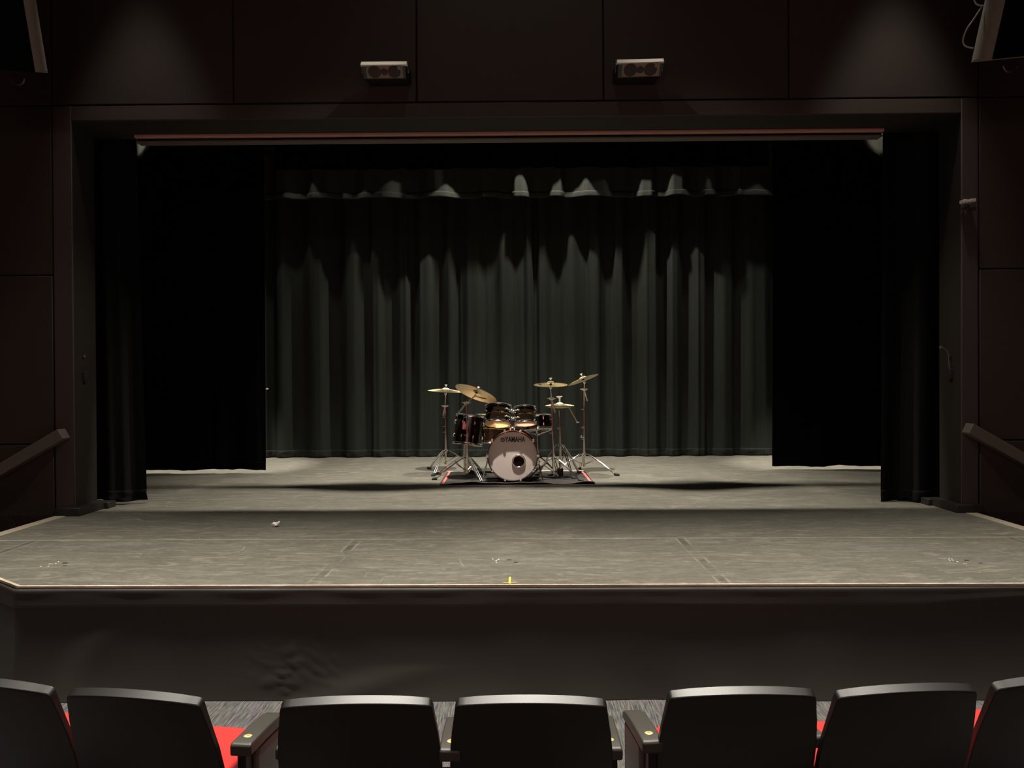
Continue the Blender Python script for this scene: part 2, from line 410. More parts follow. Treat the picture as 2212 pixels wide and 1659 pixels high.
def carpet():
    t = NT('grey_loop_carpet'); p = t.p; q = t.pos()
    st = t.noise(t.mapping(q, (130, 7, 1)), 1.0, 4, 0.7)
    st2 = t.noise(t.mapping(q, (75, 4, 1), loc=(4, 2, 0)), 1.0, 2, 0.6)
    hue = t.n('ShaderNodeTexNoise'); t.link(t.mapping(q, (60, 6, 1), loc=(1, 9, 0)), hue.inputs['Vector']); hue.inputs['Scale'].default_value = 1.0; hue.inputs['Detail'].default_value = 2
    c = t.mix(t.ramp(st, 0.34, 0.66), (0.026, 0.027, 0.031, 1), (0.20, 0.19, 0.18, 1))
    c = t.mix(t.math('MULTIPLY', t.ramp(st2, 0.55, 0.75), 0.5), c, (0.09, 0.105, 0.135, 1))
    c = t.mix(0.30, c, hue.outputs['Color'], 'OVERLAY')
    # 0.5 m tiles, each a little lighter or darker, offset by columns
    sep = t.n('ShaderNodeSeparateXYZ'); t.link(q, sep.inputs[0])
    cx = t.math('FLOOR', t.math('DIVIDE', sep.outputs[0], 0.5)); cy = t.math('FLOOR', t.math('DIVIDE', t.math('ADD', sep.outputs[1], 0.08), 0.5))
    cmb = t.n('ShaderNodeCombineXYZ'); t.link(t.math('MULTIPLY', cx, 0.0), cmb.inputs[0]); t.link(cy, cmb.inputs[1])
    wn = t.n('ShaderNodeTexWhiteNoise', noise_dimensions='2D'); t.link(cmb.outputs[0], wn.inputs['Vector'])
    c = t.mix(1.0, c, t.mix(wn.outputs['Value'], (0.62, 0.63, 0.66, 1), (1.15, 1.13, 1.08, 1)), 'MULTIPLY')
    t.link(c, p.inputs['Base Color']); p.inputs['Roughness'].default_value = 0.95; p.inputs['Specular IOR Level'].default_value = 0.1
    t.bump(st, 0.5, 0.004)
    return t.m
M_CARPET = carpet()

def skirt_cloth():
    t = NT('black_vinyl_cloth'); p = t.p; q = t.pos()
    c = t.mix(t.noise(q, 1.2, 3), (0.030, 0.0265, 0.021, 1), (0.038, 0.034, 0.029, 1))
    t.link(c, p.inputs['Base Color']); p.inputs['Roughness'].default_value = 0.55; p.inputs['Specular IOR Level'].default_value = 0.35
    t.bump(t.noise(q, 520, 2), 0.12, 0.002)
    return t.m
M_SKIRT = skirt_cloth()

def rug_mat():
    t = NT('dark_drum_rug'); p = t.p; q = t.pos()
    c = t.mix(t.noise(q, 60, 3), (0.020, 0.017, 0.015, 1), (0.040, 0.035, 0.031, 1))
    t.link(c, p.inputs['Base Color']); p.inputs['Roughness'].default_value = 0.9
    t.bump(t.noise(q, 300, 2), 0.3, 0.003)
    return t.m
M_RUG = rug_mat()

# ------------------------------------------------------------------ the setting
def struct(name, mb, m, **kw):
    o = mb.build(name, m, **kw); o['kind'] = 'structure'; return o
rng = random.Random(7)

WY, WB = 6.84, 7.21                 # front and back of the proscenium wall
XL, XR, ZT = -3.995, 3.915, 4.19    # the opening
struct('floor', MB().box((0, 1.0, -0.05), (26, 23, 0.10)), M_CARPET)
struct('floor_bounce_block', MB().box((0, -3.1, 0.003), (26, 10.8, 0.006)), M_BASE)  # unseen dark slab, added to keep carpet bounce off the seat backs
stage_poly = [(-2.95, 4.48), (2.92, 4.48), (4.0, 5.30), (4.0, 6.84), (7.2, 6.84), (7.2, 13.2), (-7.2, 13.2), (-7.2, 6.84), (-4.13, 6.84), (-4.13, 5.35)]
struct('floor_stage', MB().prism([(x, y, 0) for x, y in stage_poly], (0, 0, SZ)), M_STAGE)

# proscenium wall: a black backing with painted boards in front of it, narrow gaps between
wall = MB()
PX = [-9.10, -7.45, -5.80, -4.17, -2.537, -0.902, 0.757, 2.395, 4.065, 5.72, 7.37, 9.0]
gz = 4.327                          # seam above the opening
PZ = [0.0, gz - 3 * 1.512 + 0.03, gz - 3.03, gz - 1.515, gz, gz + 1.55, gz + 3.1, gz + 4.6]
G = 0.008
for i in range(len(PX) - 1):
    for k in range(len(PZ) - 1):
        x0, x1, z0, z1 = PX[i] + G, PX[i + 1] - G, PZ[k] + G, PZ[k + 1] - G
        mid = (x0 + x1) / 2
        if z1 < gz and PX[3] - 0.01 <= x0 and x1 <= PX[8] + 0.01: continue
        wall.box((mid, WY + 0.01, (z0 + z1) / 2), (x1 - x0, 0.02, z1 - z0))
wf = struct('wall_front', wall, M_WALL, bevel=0.003, seg=1)
back = MB()
back.box(((PX[0] + PX[3]) / 2, WY + 0.10, 4.4), (PX[3] - PX[0], 0.16, 8.8))
back.box(((PX[8] + PX[-1]) / 2, WY + 0.10, 4.4), (PX[-1] - PX[8], 0.16, 8.8))
back.box(((PX[3] + PX[8]) / 2, WY + 0.10, (gz + 8.8) / 2), (PX[8] - PX[3], 0.16, 8.8 - gz))
struct('wall_front_backing', back, M_GROOVE)
lin = MB()                           # lining of the opening, its colour darkened for the shade inside
lin.box(((PX[3] + G + XL) / 2, (WY + .024 + WB) / 2, (SZ + gz - G) / 2), (XL - PX[3] - G - .001, WB - WY - .024, gz - G - SZ))
lin.box(((PX[8] - G + XR) / 2, (WY + .024 + WB) / 2, (SZ + gz - G) / 2), (PX[8] - G - XR - .001, WB - WY - .024, gz - G - SZ))
lin.box(((XL + XR) / 2, (WY + .024 + WB) / 2, (ZT + gz - G) / 2 + .0005), (XR - XL, WB - WY - .024, gz - G - ZT))
lin.box(((XL + XR) / 2, WB + .095, ZT + .075), (PX[8] - PX[3] + .8, 0.19, 0.14))      # ledge that carries the curtain track, added to block stray work light
for v in lin.bm.verts:
    if v.co.z < SZ + 0.5: v.co.z = SZ
struct('trim_5', lin, M_SOFFIT)
WBX, WB = WB, WY + 0.024
fr = MB()                            # frame boards round the opening
fr.box(((PX[3] + G + XL) / 2, (WY + WB) / 2, (SZ + gz - G) / 2), (XL - PX[3] - G, WB - WY, gz - G - SZ))
fr.box(((PX[8] - G + XR) / 2, (WY + WB) / 2, (SZ + gz - G) / 2), (PX[8] - G - XR, WB - WY, gz - G - SZ))
fr.box(((XL + XR) / 2, (WY + WB) / 2, (ZT + gz - G) / 2), (XR - XL, WB - WY, gz - G - ZT))
for v in fr.bm.verts:
    if v.co.z < SZ + 0.5: v.co.z = SZ
struct('trim_1', fr, M_FRAME, bevel=0.004, seg=1)
WB = WBX

# stage edge: worn nosing along the front, side strips coloured pale to imitate lit floor
n_ = MB()
n_.box((-0.015, 4.476, SZ - 0.004), (5.87, 0.020, 0.012))
for a, b in (((-2.95, 4.48), (-4.13, 5.35)), ((2.92, 4.48), (4.0, 5.30))):
    a, b = Vector((a[0], a[1], 0)), Vector((b[0], b[1], 0)); d = b - a
    n_.box((a + b) / 2 + Vector((0, 0, SZ - 0.004)), (d.length, 0.020, 0.012), Matrix.Rotation(math.atan2(d.y, d.x), 3, 'Z'))
struct('trim_2', n_, M_NOSE)
struct('lit_edge_left', MB().box((-4.085, 6.07, SZ + 0.002), (0.10, 1.40, 0.012)), M_LITEDGE, bevel=0.003, seg=1)
struct('lit_edge_right', MB().box((3.955, 6.07, SZ + 0.002), (0.10, 1.40, 0.012)), M_LITEDGE, bevel=0.003, seg=1)
# base blocks that wrap the two piers
struct('baseboard_left', MB().box((-4.035, 7.00, SZ + 0.035), (0.23, 0.42, 0.075)).box((-3.98, 7.26, SZ + 0.03), (0.20, 0.14, 0.06)), M_BASE, bevel=0.006)
struct('baseboard_right', MB().box((3.955, 7.00, SZ + 0.035), (0.23, 0.42, 0.075)).box((3.90, 7.26, SZ + 0.03), (0.20, 0.14, 0.06)), M_BASE, bevel=0.006)
struct('ceiling', MB().box((0, 10.2, 7.65), (14.4, 5.9, 0.3)), M_GROOVE)
for nm, sx, xe in (('floor_steps_left', -1, -4.13), ('floor_steps_right', 1, 4.0)):
    st = MB()
    for k in range(3): st.box((xe + sx * (0.145 + 0.29 * k), 6.22, (0.495 - 0.165 * k) / 2), (0.29, 1.20, 0.495 - 0.165 * k))
    struct(nm, st, M_BASE)
# unseen red panel, added for its reflections in the chrome
struct('red_reflector', MB().box((0, -8.6, 2.1), (17, 0.2, 4.2)), M_REARRED)

# stage skirt: stapled cloth over the front and the two chamfers
def skirt():
    root = thing('stage_skirt', 'black cloth skirt covering the whole front of the stage down to the carpet', 'stage skirt', (0, 4.48, 0))
    path = [Vector((-4.13, 5.35, 0)), Vector((-2.95, 4.48, 0)), Vector((2.92, 4.48, 0)), Vector((4.0, 5.30, 0))]
    L = [0]
    for a, b in zip(path, path[1:]): L.append(L[-1] + (b - a).length)
    def pt(s):
        for k in range(3):
            if s <= L[k + 1] + 1e-9:
                d = (path[k + 1] - path[k]).normalized()
                return path[k] + d * (s - L[k]), Vector((d.y, -d.x, 0))
    N, R = 460, 46
    wr = at(642, 1455, 4.46)                       # crumple low on the left
    P = []
    for i in range(R):
        z = (SZ - 0.03) * (1 - i / (R - 1)); row = []
        for j in range(N):
            s = L[-1] * j / (N - 1); p, nrm = pt(s)
            f = 1 - z / SZ
            o = 0.018 + 0.034 * f ** 5
            o += 0.022 * f ** 4 * mnoise.noise(Vector((s * 0.9, z * 1.2, 3.0)))
            o += 0.010 * f ** 3 * mnoise.noise(Vector((s * 2.6, z * 2.2, 8.0)))
            dx, dz = p.x - wr.x, z - wr.z
            g = math.exp(-(dx * dx) / 0.045 - (dz * dz) / 0.020)
            o += g * (0.011 * abs(mnoise.noise(Vector((dx * 11 + dz * 14, dz * 9 - dx * 6, 1.0)))) + 0.005 * abs(mnoise.noise(Vector((dx * 30 - dz * 22, dz * 34, 5.0)))))
            o += 0.030 * math.exp(-((dx - 0.55 - dz * 2.5) ** 2) / 0.05) * max(0, f - 0.70) * 2.5
            o -= 0.012 * math.exp(-((dx - 0.05) ** 2) / 0.10) * max(0, f - 0.86) * 7
            # long tension folds in the left corner
            e = p.x + 2.72
            o += 0.026 * math.exp(-((e - 0.10 - 0.55 * (1 - f) ** 2) ** 2) / 0.012) * f * f * max(0, 1 - abs(e))
            o = max(o, 0.014)
            row.append(p + nrm * o + Vector((0, 0, z + 0.004)))
        P.append(row)
    MB().grid(P).build('lower_cloth', M_SKIRT, root, angle=80)
    P = []
    for i in range(8):
        f = i / 7; row = []
        for j in range(N):
            s = L[-1] * j / (N - 1); p, nrm = pt(s)
            hgt = 0.105 + 0.006 * mnoise.noise(Vector((s * 1.1, 0, 4)))
            if p.x > 2.3: hgt -= 0.05 * min(1, (p.x - 2.3) / 0.6)
            z = SZ - 0.014 - hgt * f
            o = 0.020 + 0.004 * f + 0.003 * mnoise.noise(Vector((s * 2.2, f * 1.5, 11))) * f + 0.004 * math.exp(-((f - 0.2) / 0.12) ** 2) * (0.5 + mnoise.noise(Vector((s * 3, 0, 6))))
            row.append(p + nrm * o + Vector((0, 0, z)))
        P.append(row)
    b = MB().grid(P).build('top_band', M_SKIRT, root, angle=80)
    m = b.modifiers.new('thickness', 'SOLIDIFY'); m.thickness = 0.003; m.offset = -1
skirt()

# ------------------------------------------------------------------ curtains
def pleats(W, lam, amp, seed, n):
    r = random.Random(seed); u = [0.0]; y = [r.uniform(-1, 1) * amp * .4]; sgn = 1
    while u[-1] < W:
        u.append(u[-1] + lam * 0.5 * r.choice((0.45, 0.7, 1.0, 1.3, 1.6)) * r.uniform(0.85, 1.15))
        y.append(sgn * amp * r.uniform(0.35, 1.0)); sgn = -sgn
    xs = np.linspace(0, W, n); u = np.array(u); y = np.array(y)
    k = np.clip(np.searchsorted(u, xs, 'right') - 1, 0, len(u) - 2)
    f = (xs - u[k]) / (u[k + 1] - u[k])
    f = np.clip((f - 0.5) * 1.7 + 0.5, 0, 1)
    return y[k] + (y[k + 1] - y[k]) * (0.5 - 0.5 * np.cos(np.pi * f))

def curtain(name, label, cat, X0, X1, Y, z0, z1, m, lam=0.36, amp=0.075, seed=1, hem=0.10, group=None, step=0.014,
            rows=26, lift=None, top=0.85, puddle=0.0, sway=0.03, flare=0.0, drift=0.0):
    W = X1 - X0; n = int(W / step)
    A = pleats(W, lam, amp, seed, n); B = pleats(W, lam, amp, seed + 100, n)
    xs = np.linspace(0, W, n)
    if drift: A = A + drift * np.sin(xs * 1.9 + seed) * np.sin(xs * 0.7 + 2)
    root = thing(name, label, cat, ((X0 + X1) / 2, Y, z0), 0, group)
    r = random.Random(seed + 5)
    def rowat(z, off=0.0):
        f = (z1 - z) / (z1 - z0)                       # 0 at the top, 1 at the hem
        sh = sway * math.sin(2.1 * f + seed)
        y = A * (top + (1 - top) * f) + 0.25 * (B - A) * f
        row = []
        for j in range(n):
            x = X0 + xs[j] + sh * math.sin(xs[j] * 1.7 + seed) * f * (0 if flare else 1) + (flare * f * xs[j] / W if flare >= 0 else flare * f * (1 - xs[j] / W))
            zz = z + ((lift(xs[j] + X0) * max(0.0, f - 0.9) / 0.1) if lift else 0.0)
            yy = Y + y[j] - off
            g = max(0.0, (z0 + 0.22 - z) / 0.22)
            if puddle and g > 0:
                yy += puddle * g * mnoise.noise(Vector((x * 9, z * 14, seed)))
                zz += puddle * 0.35 * g * mnoise.noise(Vector((x * 6, z * 5, seed + 9)))
            row.append((x, yy, max(zz, z0) if not lift else zz))
        return row
    zs = [z1 - (z1 - z0 - hem) * i / (rows - 1) for i in range(rows)]
    MB().grid([rowat(z) for z in zs]).build('cloth', m, root, angle=80, recalc=False)
    zh = [z0 + hem + 0.012 - (hem + 0.012) * i / 7 for i in range(8)]
    prof = [0.000, 0.003, 0.004, 0.004, 0.004, 0.004, 0.003, 0.0]
    h = MB().grid([rowat(z, o) for z, o in zip(zh, prof)]).build('hem', m, root, angle=80, recalc=False)
    s = h.modifiers.new('thickness', 'SOLIDIFY'); s.thickness = 0.006; s.offset = -1
    return root

FL = SZ + 0.004
curtain('backdrop_curtain', 'wide charcoal pleated curtain hung across the back of the stage behind the drums', 'curtain', -5.2, 5.2, 11.88, FL, 7.5, M_VEL_BACK,
        lam=0.37, amp=0.100, seed=23, drift=0.04, puddle=0.014, rows=30, step=0.012)
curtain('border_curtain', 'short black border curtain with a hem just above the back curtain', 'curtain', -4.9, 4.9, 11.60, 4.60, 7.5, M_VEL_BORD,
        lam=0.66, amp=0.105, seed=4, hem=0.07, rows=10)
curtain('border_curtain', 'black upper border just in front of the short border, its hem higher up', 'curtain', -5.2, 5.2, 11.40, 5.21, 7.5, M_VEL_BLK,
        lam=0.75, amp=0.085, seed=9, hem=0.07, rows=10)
curtain('border_curtain', 'wide black border between the two leg curtains, nearer than the other borders', 'curtain', -3.15, 3.25, 10.0, 4.60, 7.5, M_VEL_BLK,
        lam=0.42, amp=0.05, seed=31, hem=0.07, rows=10)
def tab_lift(seed):
    def f(x): return 0.040 + 0.026 * mnoise.noise(Vector((x * 2.7, seed, 0.3))) + 0.008 * mnoise.noise(Vector((x * 9.7, seed, 1.3)))
    return f
MY = 9.92
curtain('leg_curtain', 'flat black leg curtain in the left wing between main curtain and back curtain', 'curtain', -5.6, at(577, 700, MY).x - 0.03, MY, FL, 7.5, M_VEL_LEG,
        lam=0.5, amp=0.035, seed=12, lift=tab_lift(3.0), rows=14)
curtain('leg_curtain', 'flat black leg curtain in the right wing between back curtain and main curtain', 'curtain', at(1668, 700, 10.08).x, 5.6, 10.08, FL, 7.5, M_VEL_LEG,
        lam=0.5, amp=0.035, seed=14, lift=tab_lift(8.0), rows=14)
curtain('main_curtain', 'gathered black main curtain at the left side of the stage opening', 'curtain', -4.55, at(279, 300, 7.44).x, 7.44, FL, 6.4, M_VEL_MAIN,
        lam=0.42, amp=0.10, seed=3, flare=0.13, puddle=0.03, rows=22, lift=tab_lift(5.0))
curtain('main_curtain', 'gathered black main curtain at the right side of the stage opening', 'curtain', at(1909, 300, 7.44).x, 4.5, 7.44, FL, 6.4, M_VEL_MAIN,
        lam=0.42, amp=0.10, seed=8, flare=-0.05, puddle=0.02, rows=22)

# curtain track: two rails along the top of the opening
tr = thing('curtain_track', 'long reddish brown curtain track along the top of the stage opening', 'curtain track', (0, 7.27, 4.15))
tl, trr = at(292, 289, 7.28), at(1908, 273, 7.28)
MB().box(((tl.x + trr.x) / 2, 7.28, 4.184), (trr.x - tl.x, 0.05, 0.032)).build('upper_rail', M_PIPEST, tr, bevel=0.004)
MB().box(((tl.x + trr.x) / 2, 7.33, 4.160), (trr.x - tl.x, 0.03, 0.05)).build('web', M_GROOVE, tr)
for k in range(7):
    x = tl.x + 0.15 + (trr.x - tl.x - 0.3) * k / 6
    MB().box((x, 7.33, 4.17), (0.05, 0.03, 0.06)).build('track_bracket', M_GROOVE, tr)
MB().box(((tl.x + trr.x) / 2, 7.345, 4.138), (trr.x - tl.x, 0.11, 0.012)).build('lower_rail', M_RAIL, tr)

# drawn-up border on the first batten: an unseen roll in the middle, shaped to cast the dark floor band, loose ends that droop into view
def swag():
    Y, Z = 7.945, 5.03
    root = thing('drawn_up_border', 'drawn up border cloth, only its two drooping grey ends in view under the track', 'curtain', (0, Y, Z))
    X0, X1 = -4.15, 4.1
    MB().tube([(X0, Y, Z + .03), (X1, Y, Z + .03)], 0.022, 12).build('batten_pipe', M_BLACKPL, root)
    for x in (-3.9, 0.0, 3.9): MB().tube([(x, Y, Z + .03), (x, Y, 7.5)], 0.004, 6).build('hanging_line', M_BLACKPL, root)
    n = 150; xs = [-1.25 + 2.5 * i / n for i in range(n + 1)]; rings = []
    for x in xs:
        r = 0.050 + 0.075 * math.exp(-((x + 0.52) / 0.20) ** 2) + 0.085 * math.exp(-((x - 0.55) / 0.17) ** 2) + 0.018 * mnoise.noise(Vector((x * 4, 2, 2)))
        e = min(1.0, (1.25 - abs(x)) / 0.45); r = r * (0.30 + 0.70 * e)
        ring = []
        for k in range(20):
            a = 2 * math.pi * k / 20; q = r * (1 + 0.12 * mnoise.noise(Vector((x * 6, 2 * math.cos(a), 2 * math.sin(a)))))
            ring.append((x, Y + q * math.cos(a), Z + q * 0.8 * math.sin(a)))
        rings.append(ring + [ring[0]])
    MB().grid(rings).build('shadow_roll', M_SWAG, root, angle=80)
    zl = at(291, 338, Y).z; zr = at(1908, 337, Y).z
    for sx, xa, xb, ze in ((-1, -3.55, -4.15, zl), (1, 3.30, 4.05, zr)):
        P = []; m = 60
        for i in range(13):
            f = i / 12; row = []
            for j in range(m + 1):
                x = xa + (xb - xa) * j / m
                if sx < 0: k = min(1, max(0, (-3.70 - x) / 0.28)); k = 1 - (1 - k) ** 1.7
                else: k = min(1, max(0, (x - 3.47) / 0.24)) ** 0.8
                zb = 4.46 + (ze - 4.46) * k; z = (Z - .01) + (zb - Z) * f
                y = Y + 0.045 * math.sin(x * 19 + 2.2 * f) * f + 0.03 * f * mnoise.noise(Vector((x * 5, z * 8, 5)))
                row.append((x, y, z))
            P.append(row)
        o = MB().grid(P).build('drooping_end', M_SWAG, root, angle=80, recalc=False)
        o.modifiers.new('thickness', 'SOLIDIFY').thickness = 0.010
swag()

# ------------------------------------------------------------------ wall speakers
def text_mb(txt, size, M, bold=0.0, xs=1.0, depth=0.0):
    cu = bpy.data.curves.new('lettering', 'FONT'); cu.body = txt; cu.size = size; cu.offset = bold
    cu.align_x = 'CENTER'; cu.align_y = 'CENTER'; cu.extrude = depth; cu.resolution_u = 3
    o = bpy.data.objects.new('lettering', cu); COL.objects.link(o)
    bpy.context.view_layer.update()
    me = bpy.data.meshes.new_from_object(o.evaluated_get(bpy.context.evaluated_depsgraph_get()))
    bpy.data.objects.remove(o); bpy.data.curves.remove(cu)
    mb = MB(); mb.bm.from_mesh(me); bpy.data.meshes.remove(me)
    for v in mb.bm.verts: v.co = M(Vector((v.co.x * xs, v.co.y, v.co.z))) if callable(M) else M @ Vector((v.co.x * xs, v.co.y, v.co.z))
    return mb

def wall_speaker(label, tl_, tr_, bl_, br_, rot):
    # corner pixels of the grille, at the depth of the face
    Yf = 6.56
    A, B = at(*tl_, Yf), at(*tr_, Yf); C, D = at(*bl_, Yf + 0.09), at(*br_, Yf + 0.09)
    ctr = (A + B + C + D) / 4
    root = thing('wall_speaker', label, 'speaker', (ctr.x, WY, ctr.z), 0, 'wall speakers above the stage')
    ux = (B - A).normalized(); wdt = (B - A).length; uv = ((C + D) / 2 - (A + B) / 2); hgt = uv.length; uv.normalize()
    nrm = uv.cross(ux).normalized()
    if nrm.y > 0: nrm = -nrm
    back = Vector((0, 1, 0.0))
    def q(a, b, d=0.0): return A + ux * (a * wdt) + uv * (b * hgt) + nrm * d
    e = 0.03
    f4 = [q(-e, 0), q(1 + e, 0), q(1 + e * .6, 1 + e), q(-e * .6, 1 + e)]
    inset = Vector((0.02 * rot, 0, 0))
    b4 = [p + back * 0.20 + inset + Vector((0, 0, 0.012 if k < 2 else 0.02)) for k, p in enumerate(f4)]
    MB().hexa(f4, b4).build('cabinet', M_BLACKPL, root, bevel=0.004)
    # sloping hood above the grille
    h0, h1 = q(-e - .02, -0.02, 0.012), q(1 + e + .02, -0.02, 0.012)
    up = Vector((0, 0.035, 0.042))
    MB().hexa([h0, h1, h1 + up, h0 + up], [h0 + Vector((0, 0.02, -0.004)), h1 + Vector((0, 0.02, -0.004)), h1 + up + back * 0.16, h0 + up + back * 0.16]).build('hood', M_SPKTOP, root, bevel=0.003)
    gx0, gx1 = 0.075, 0.955
    MB().hexa([q(gx0, 0.03, 0.004), q(gx1, 0.03, 0.004), q(gx1, 0.97, 0.004), q(gx0, 0.97, 0.004)], [q(gx0, 0.03, -.004), q(gx1, 0.03, -.004), q(gx1, 0.97, -.004), q(gx0, 0.97, -.004)]).build('grille', M_SPKGR, root)
    for cx, rr in ((0.27, 0.44), (0.505, 0.245), (0.745, 0.44)):
        c = q(cx, 0.51, 0.006); pr = rr * hgt
        MB().lathe([(0, -0.004), (0, 0.0012), (pr * .92, 0.0012), (pr, 0.0004), (pr, -0.004)], axis_matrix(c, nrm, ux), 40).build('driver', M_SPKDK, root)
    # square badge with a stepped mark
    s = 0.24 * hgt; c0 = q(0.885, 0.21, 0.008); M = axis_matrix(c0, nrm, ux)
    def bar(mb, x, y, w_, h_): mb.box(M @ Vector((x, y, 0)), (w_, h_, 0.003), M.to_3x3())
    k = MB(); bar(k, 0, 0, s * 1.15, s * 1.15); bd = k.build('badge', M_BLACKPL, root)
    k = MB()
    for x, y, w_, h_ in ((-.5, 0, .08, 1), (.5, 0, .08, 1), (0, -.5, 1, .08), (0, .5, 1, .08), (-.2, 0, .09, .55), (0, .25, .45, .08), (0.02, 0, .4, .08), (0, -.25, .45, .08)):
        mm = M @ Matrix.Translation((0, 0, 0.0022)); k.box(mm @ Vector((x * s, y * s, 0)), (w_ * s, h_ * s, 0.002), M.to_3x3())
    k.build('badge_mark', M_SPKTOP, bd)
    for sx in (-e - .03, 1 + e + .03):
        br = MB().hexa([q(sx - .012, .1, -.10), q(sx + .012, .1, -.10), q(sx + .012, .9, -.10), q(sx - .012, .9, -.10)], [q(sx - .012, .1, -.06), q(sx + .012, .1, -.06), q(sx + .012, .9, -.06), q(sx - .012, .9, -.06)]).build('side_bracket', M_BLACKPL, root)
        for sy in (0.25, 0.75): MB().ball(q(sx, sy, -0.058), 0.005).build('bolt', M_STEEL, br)
wall_speaker('small box speaker on the wall above the stage, left of the pair', (783, 139.5), (873, 138.5), (788, 170), (875, 169), 1)
wall_speaker('small box speaker on the wall above the stage, right of the pair', (1338, 135), (1430, 132.5), (1337, 166.5), (1425, 165), -1)

# hanging loudspeakers in the upper corners
def loudspeaker(label, back_b, front_b, front_t, Yb, Yf, side, cable=False):
    B, F = at(*back_b, Yb), at(*front_b, Yf)
    T = at(*front_t, Yf - 0.14); U = (T - F) * 4.2
    root = thing('hanging_loudspeaker', label, 'loudspeaker', tuple(F + U * 0.5))
    W = Vector((side * 0.52, -0.16, -0.01))
    n = 10; pa = []
    # rounded inner side: quarter curve from back edge to front edge
    for i in range(n + 1):
        f = i / n; p = B.lerp(F, f); bul = 0.045 * math.sin(math.pi * f)
        pa.append(p + Vector((-side * bul, -bul * 0.6, 0)))
    poly = pa + [F + W, B + W]
    MB().prism(poly, U).build('cabinet', M_ARRAY, root, angle=30)
    d = W.normalized(); nf = Vector((d.y, -d.x, 0)) * side
    nf = Vector((-d.y * side, d.x * side, 0)) if nf.y > 0 else nf
    g = [F + d * 0.006 - U * 0.003, F + W - U * 0.003, F + W + U * 0.99, F + d * 0.006 + U * 0.99]
    MB().hexa(g, [p + nf * 0.02 for p in g]).build('grille', M_GRILLE, root)
    rp = []
    c = F + W * 0.30 + Vector((0, 0.08, -0.035))
    for i in range(17):
        a = math.pi * i / 16; rp.append(c + Vector((0.05 * math.cos(a), 0, -0.045 * math.sin(a))))
    MB().tube(rp, 0.006, 8).build('shackle', M_DKSTEEL, root)
    if cable:
        pts = [at(x, y, 5.62) for x, y in ((2121, 14), (2112, 28), (2100, 46), (2089, 62), (2081, 82), (2081, 94), (2088, 101), (2102, 104))]
        cb = MB().tube(spline(pts), 0.0055, 8).build('cable', M_CABLE, root)
        pts = [at(x, y, 5.62) for x, y in ((2103, -4), (2107, 6), (2114, 11), (2124, 12))]
        MB().tube(spline(pts), 0.0055, 8).build('cable', M_CABLE, root)
def spline(pts, k=6):
    pts = [Vector(p) for p in pts]; out = []
    for i in range(len(pts) - 1):
        p0, p1, p2, p3 = pts[max(i - 1, 0)], pts[i], pts[i + 1], pts[min(i + 2, len(pts) - 1)]
        for j in range(k):
            t = j / k
            out.append(0.5 * ((2 * p1) + (p2 - p0) * t + (2 * p0 - 5 * p1 + 4 * p2 - p3) * t * t + (3 * p1 - p0 - 3 * p2 + p3) * t ** 3))
    out.append(pts[-1]); return out
loudspeaker('grey sided loudspeaker hanging in the upper left corner', (103, 158), (78, 155), (52, 0), 5.80, 5.58, -1)
loudspeaker('grey sided loudspeaker hanging in the upper right corner with a looping cable', (2098, 135), (2141, 127), (2170, 0), 5.85, 5.52, 1, True)

# handrails beside the stage
def rail(label, top_n, bot_n, s):
    Yf, dp = 6.72, 0.115
    A, B = at(*top_n, Yf), at(*bot_n, Yf)
    d = Vector((s * math.cos(rad(30)), 0, -math.sin(rad(30)))) * 1.5
    root = thing('handrail', label, 'handrail', tuple(A))
    MB().hexa([A, B, B + Vector((0, dp, 0)), A + Vector((0, dp, 0))], [p + d for p in (A, B, B + Vector((0, dp, 0)), A + Vector((0, dp, 0)))]).build('rail', M_RAIL, root, bevel=0.004)
rail('brown box handrail sloping down on the wall at the left of the stage', (124, 927), (136, 947.5), -1)
rail('brown box handrail sloping down on the wall at the right of the stage', (2103, 915), (2093, 935.5), 1)

# small bracket on the right pier
wb = thing('wall_bracket', 'small pale metal bracket on the right side of the stage frame', 'bracket', tuple(at(2090, 435, WY)))
a, b = at(2077, 436, 6.79), at(2103, 434, 6.79)
MB().box(a.lerp(b, .17), (0.035, 0.07, 0.028)).box(a.lerp(b, .46), (0.03, 0.06, 0.018)).box(a.lerp(b, .77), (0.046, 0.09, 0.026)).build('clamp', M_SPKTOP, wb, bevel=0.004)
for pts in (((2087, 439), (2087.5, 446), (2085, 450), (2081, 451)), ((2095, 440), (2097, 447), (2101, 451), (2104, 451))):
    MB().tube(spline([at(x, y, 6.80) for x, y in pts]), 0.006, 8).ball(at(*pts[-1], 6.80), 0.014).build('hook', M_BLACKPL, wb)
# gooseneck lamps on the two reveals
for lab, pts, Y in (('little gooseneck lamp on the inner side of the right pier', ((2031, 750), (2037, 752), (2045, 757), (2049, 768), (2050, 785), (2052, 800)), 7.0),
                    ('little gooseneck lamp on the inner side of the left pier', ((183, 770), (180, 770), (177, 772), (175, 782), (174.5, 795), (173, 806)), 7.0)):
    P = [at(x, y, Y) for x, y in pts]
    root = thing('gooseneck_lamp', lab, 'lamp', tuple(P[-1]))
    MB().tube(spline(P[1:]), 0.004, 8).build('neck', M_BLACKPL if Y < 0 else M_RAIL, root)
    MB().tube([P[0], P[1]], [0.014, 0.008], 10).build('lamp_head', M_RAIL, root)
    pb = P[-1]; MB().box((XR - 0.006 if pb.x > 0 else XL + 0.006, pb.y, pb.z - 0.03), (0.05, 0.05, 0.09)).build('wall_plate', M_BASE, root, bevel=0.004)

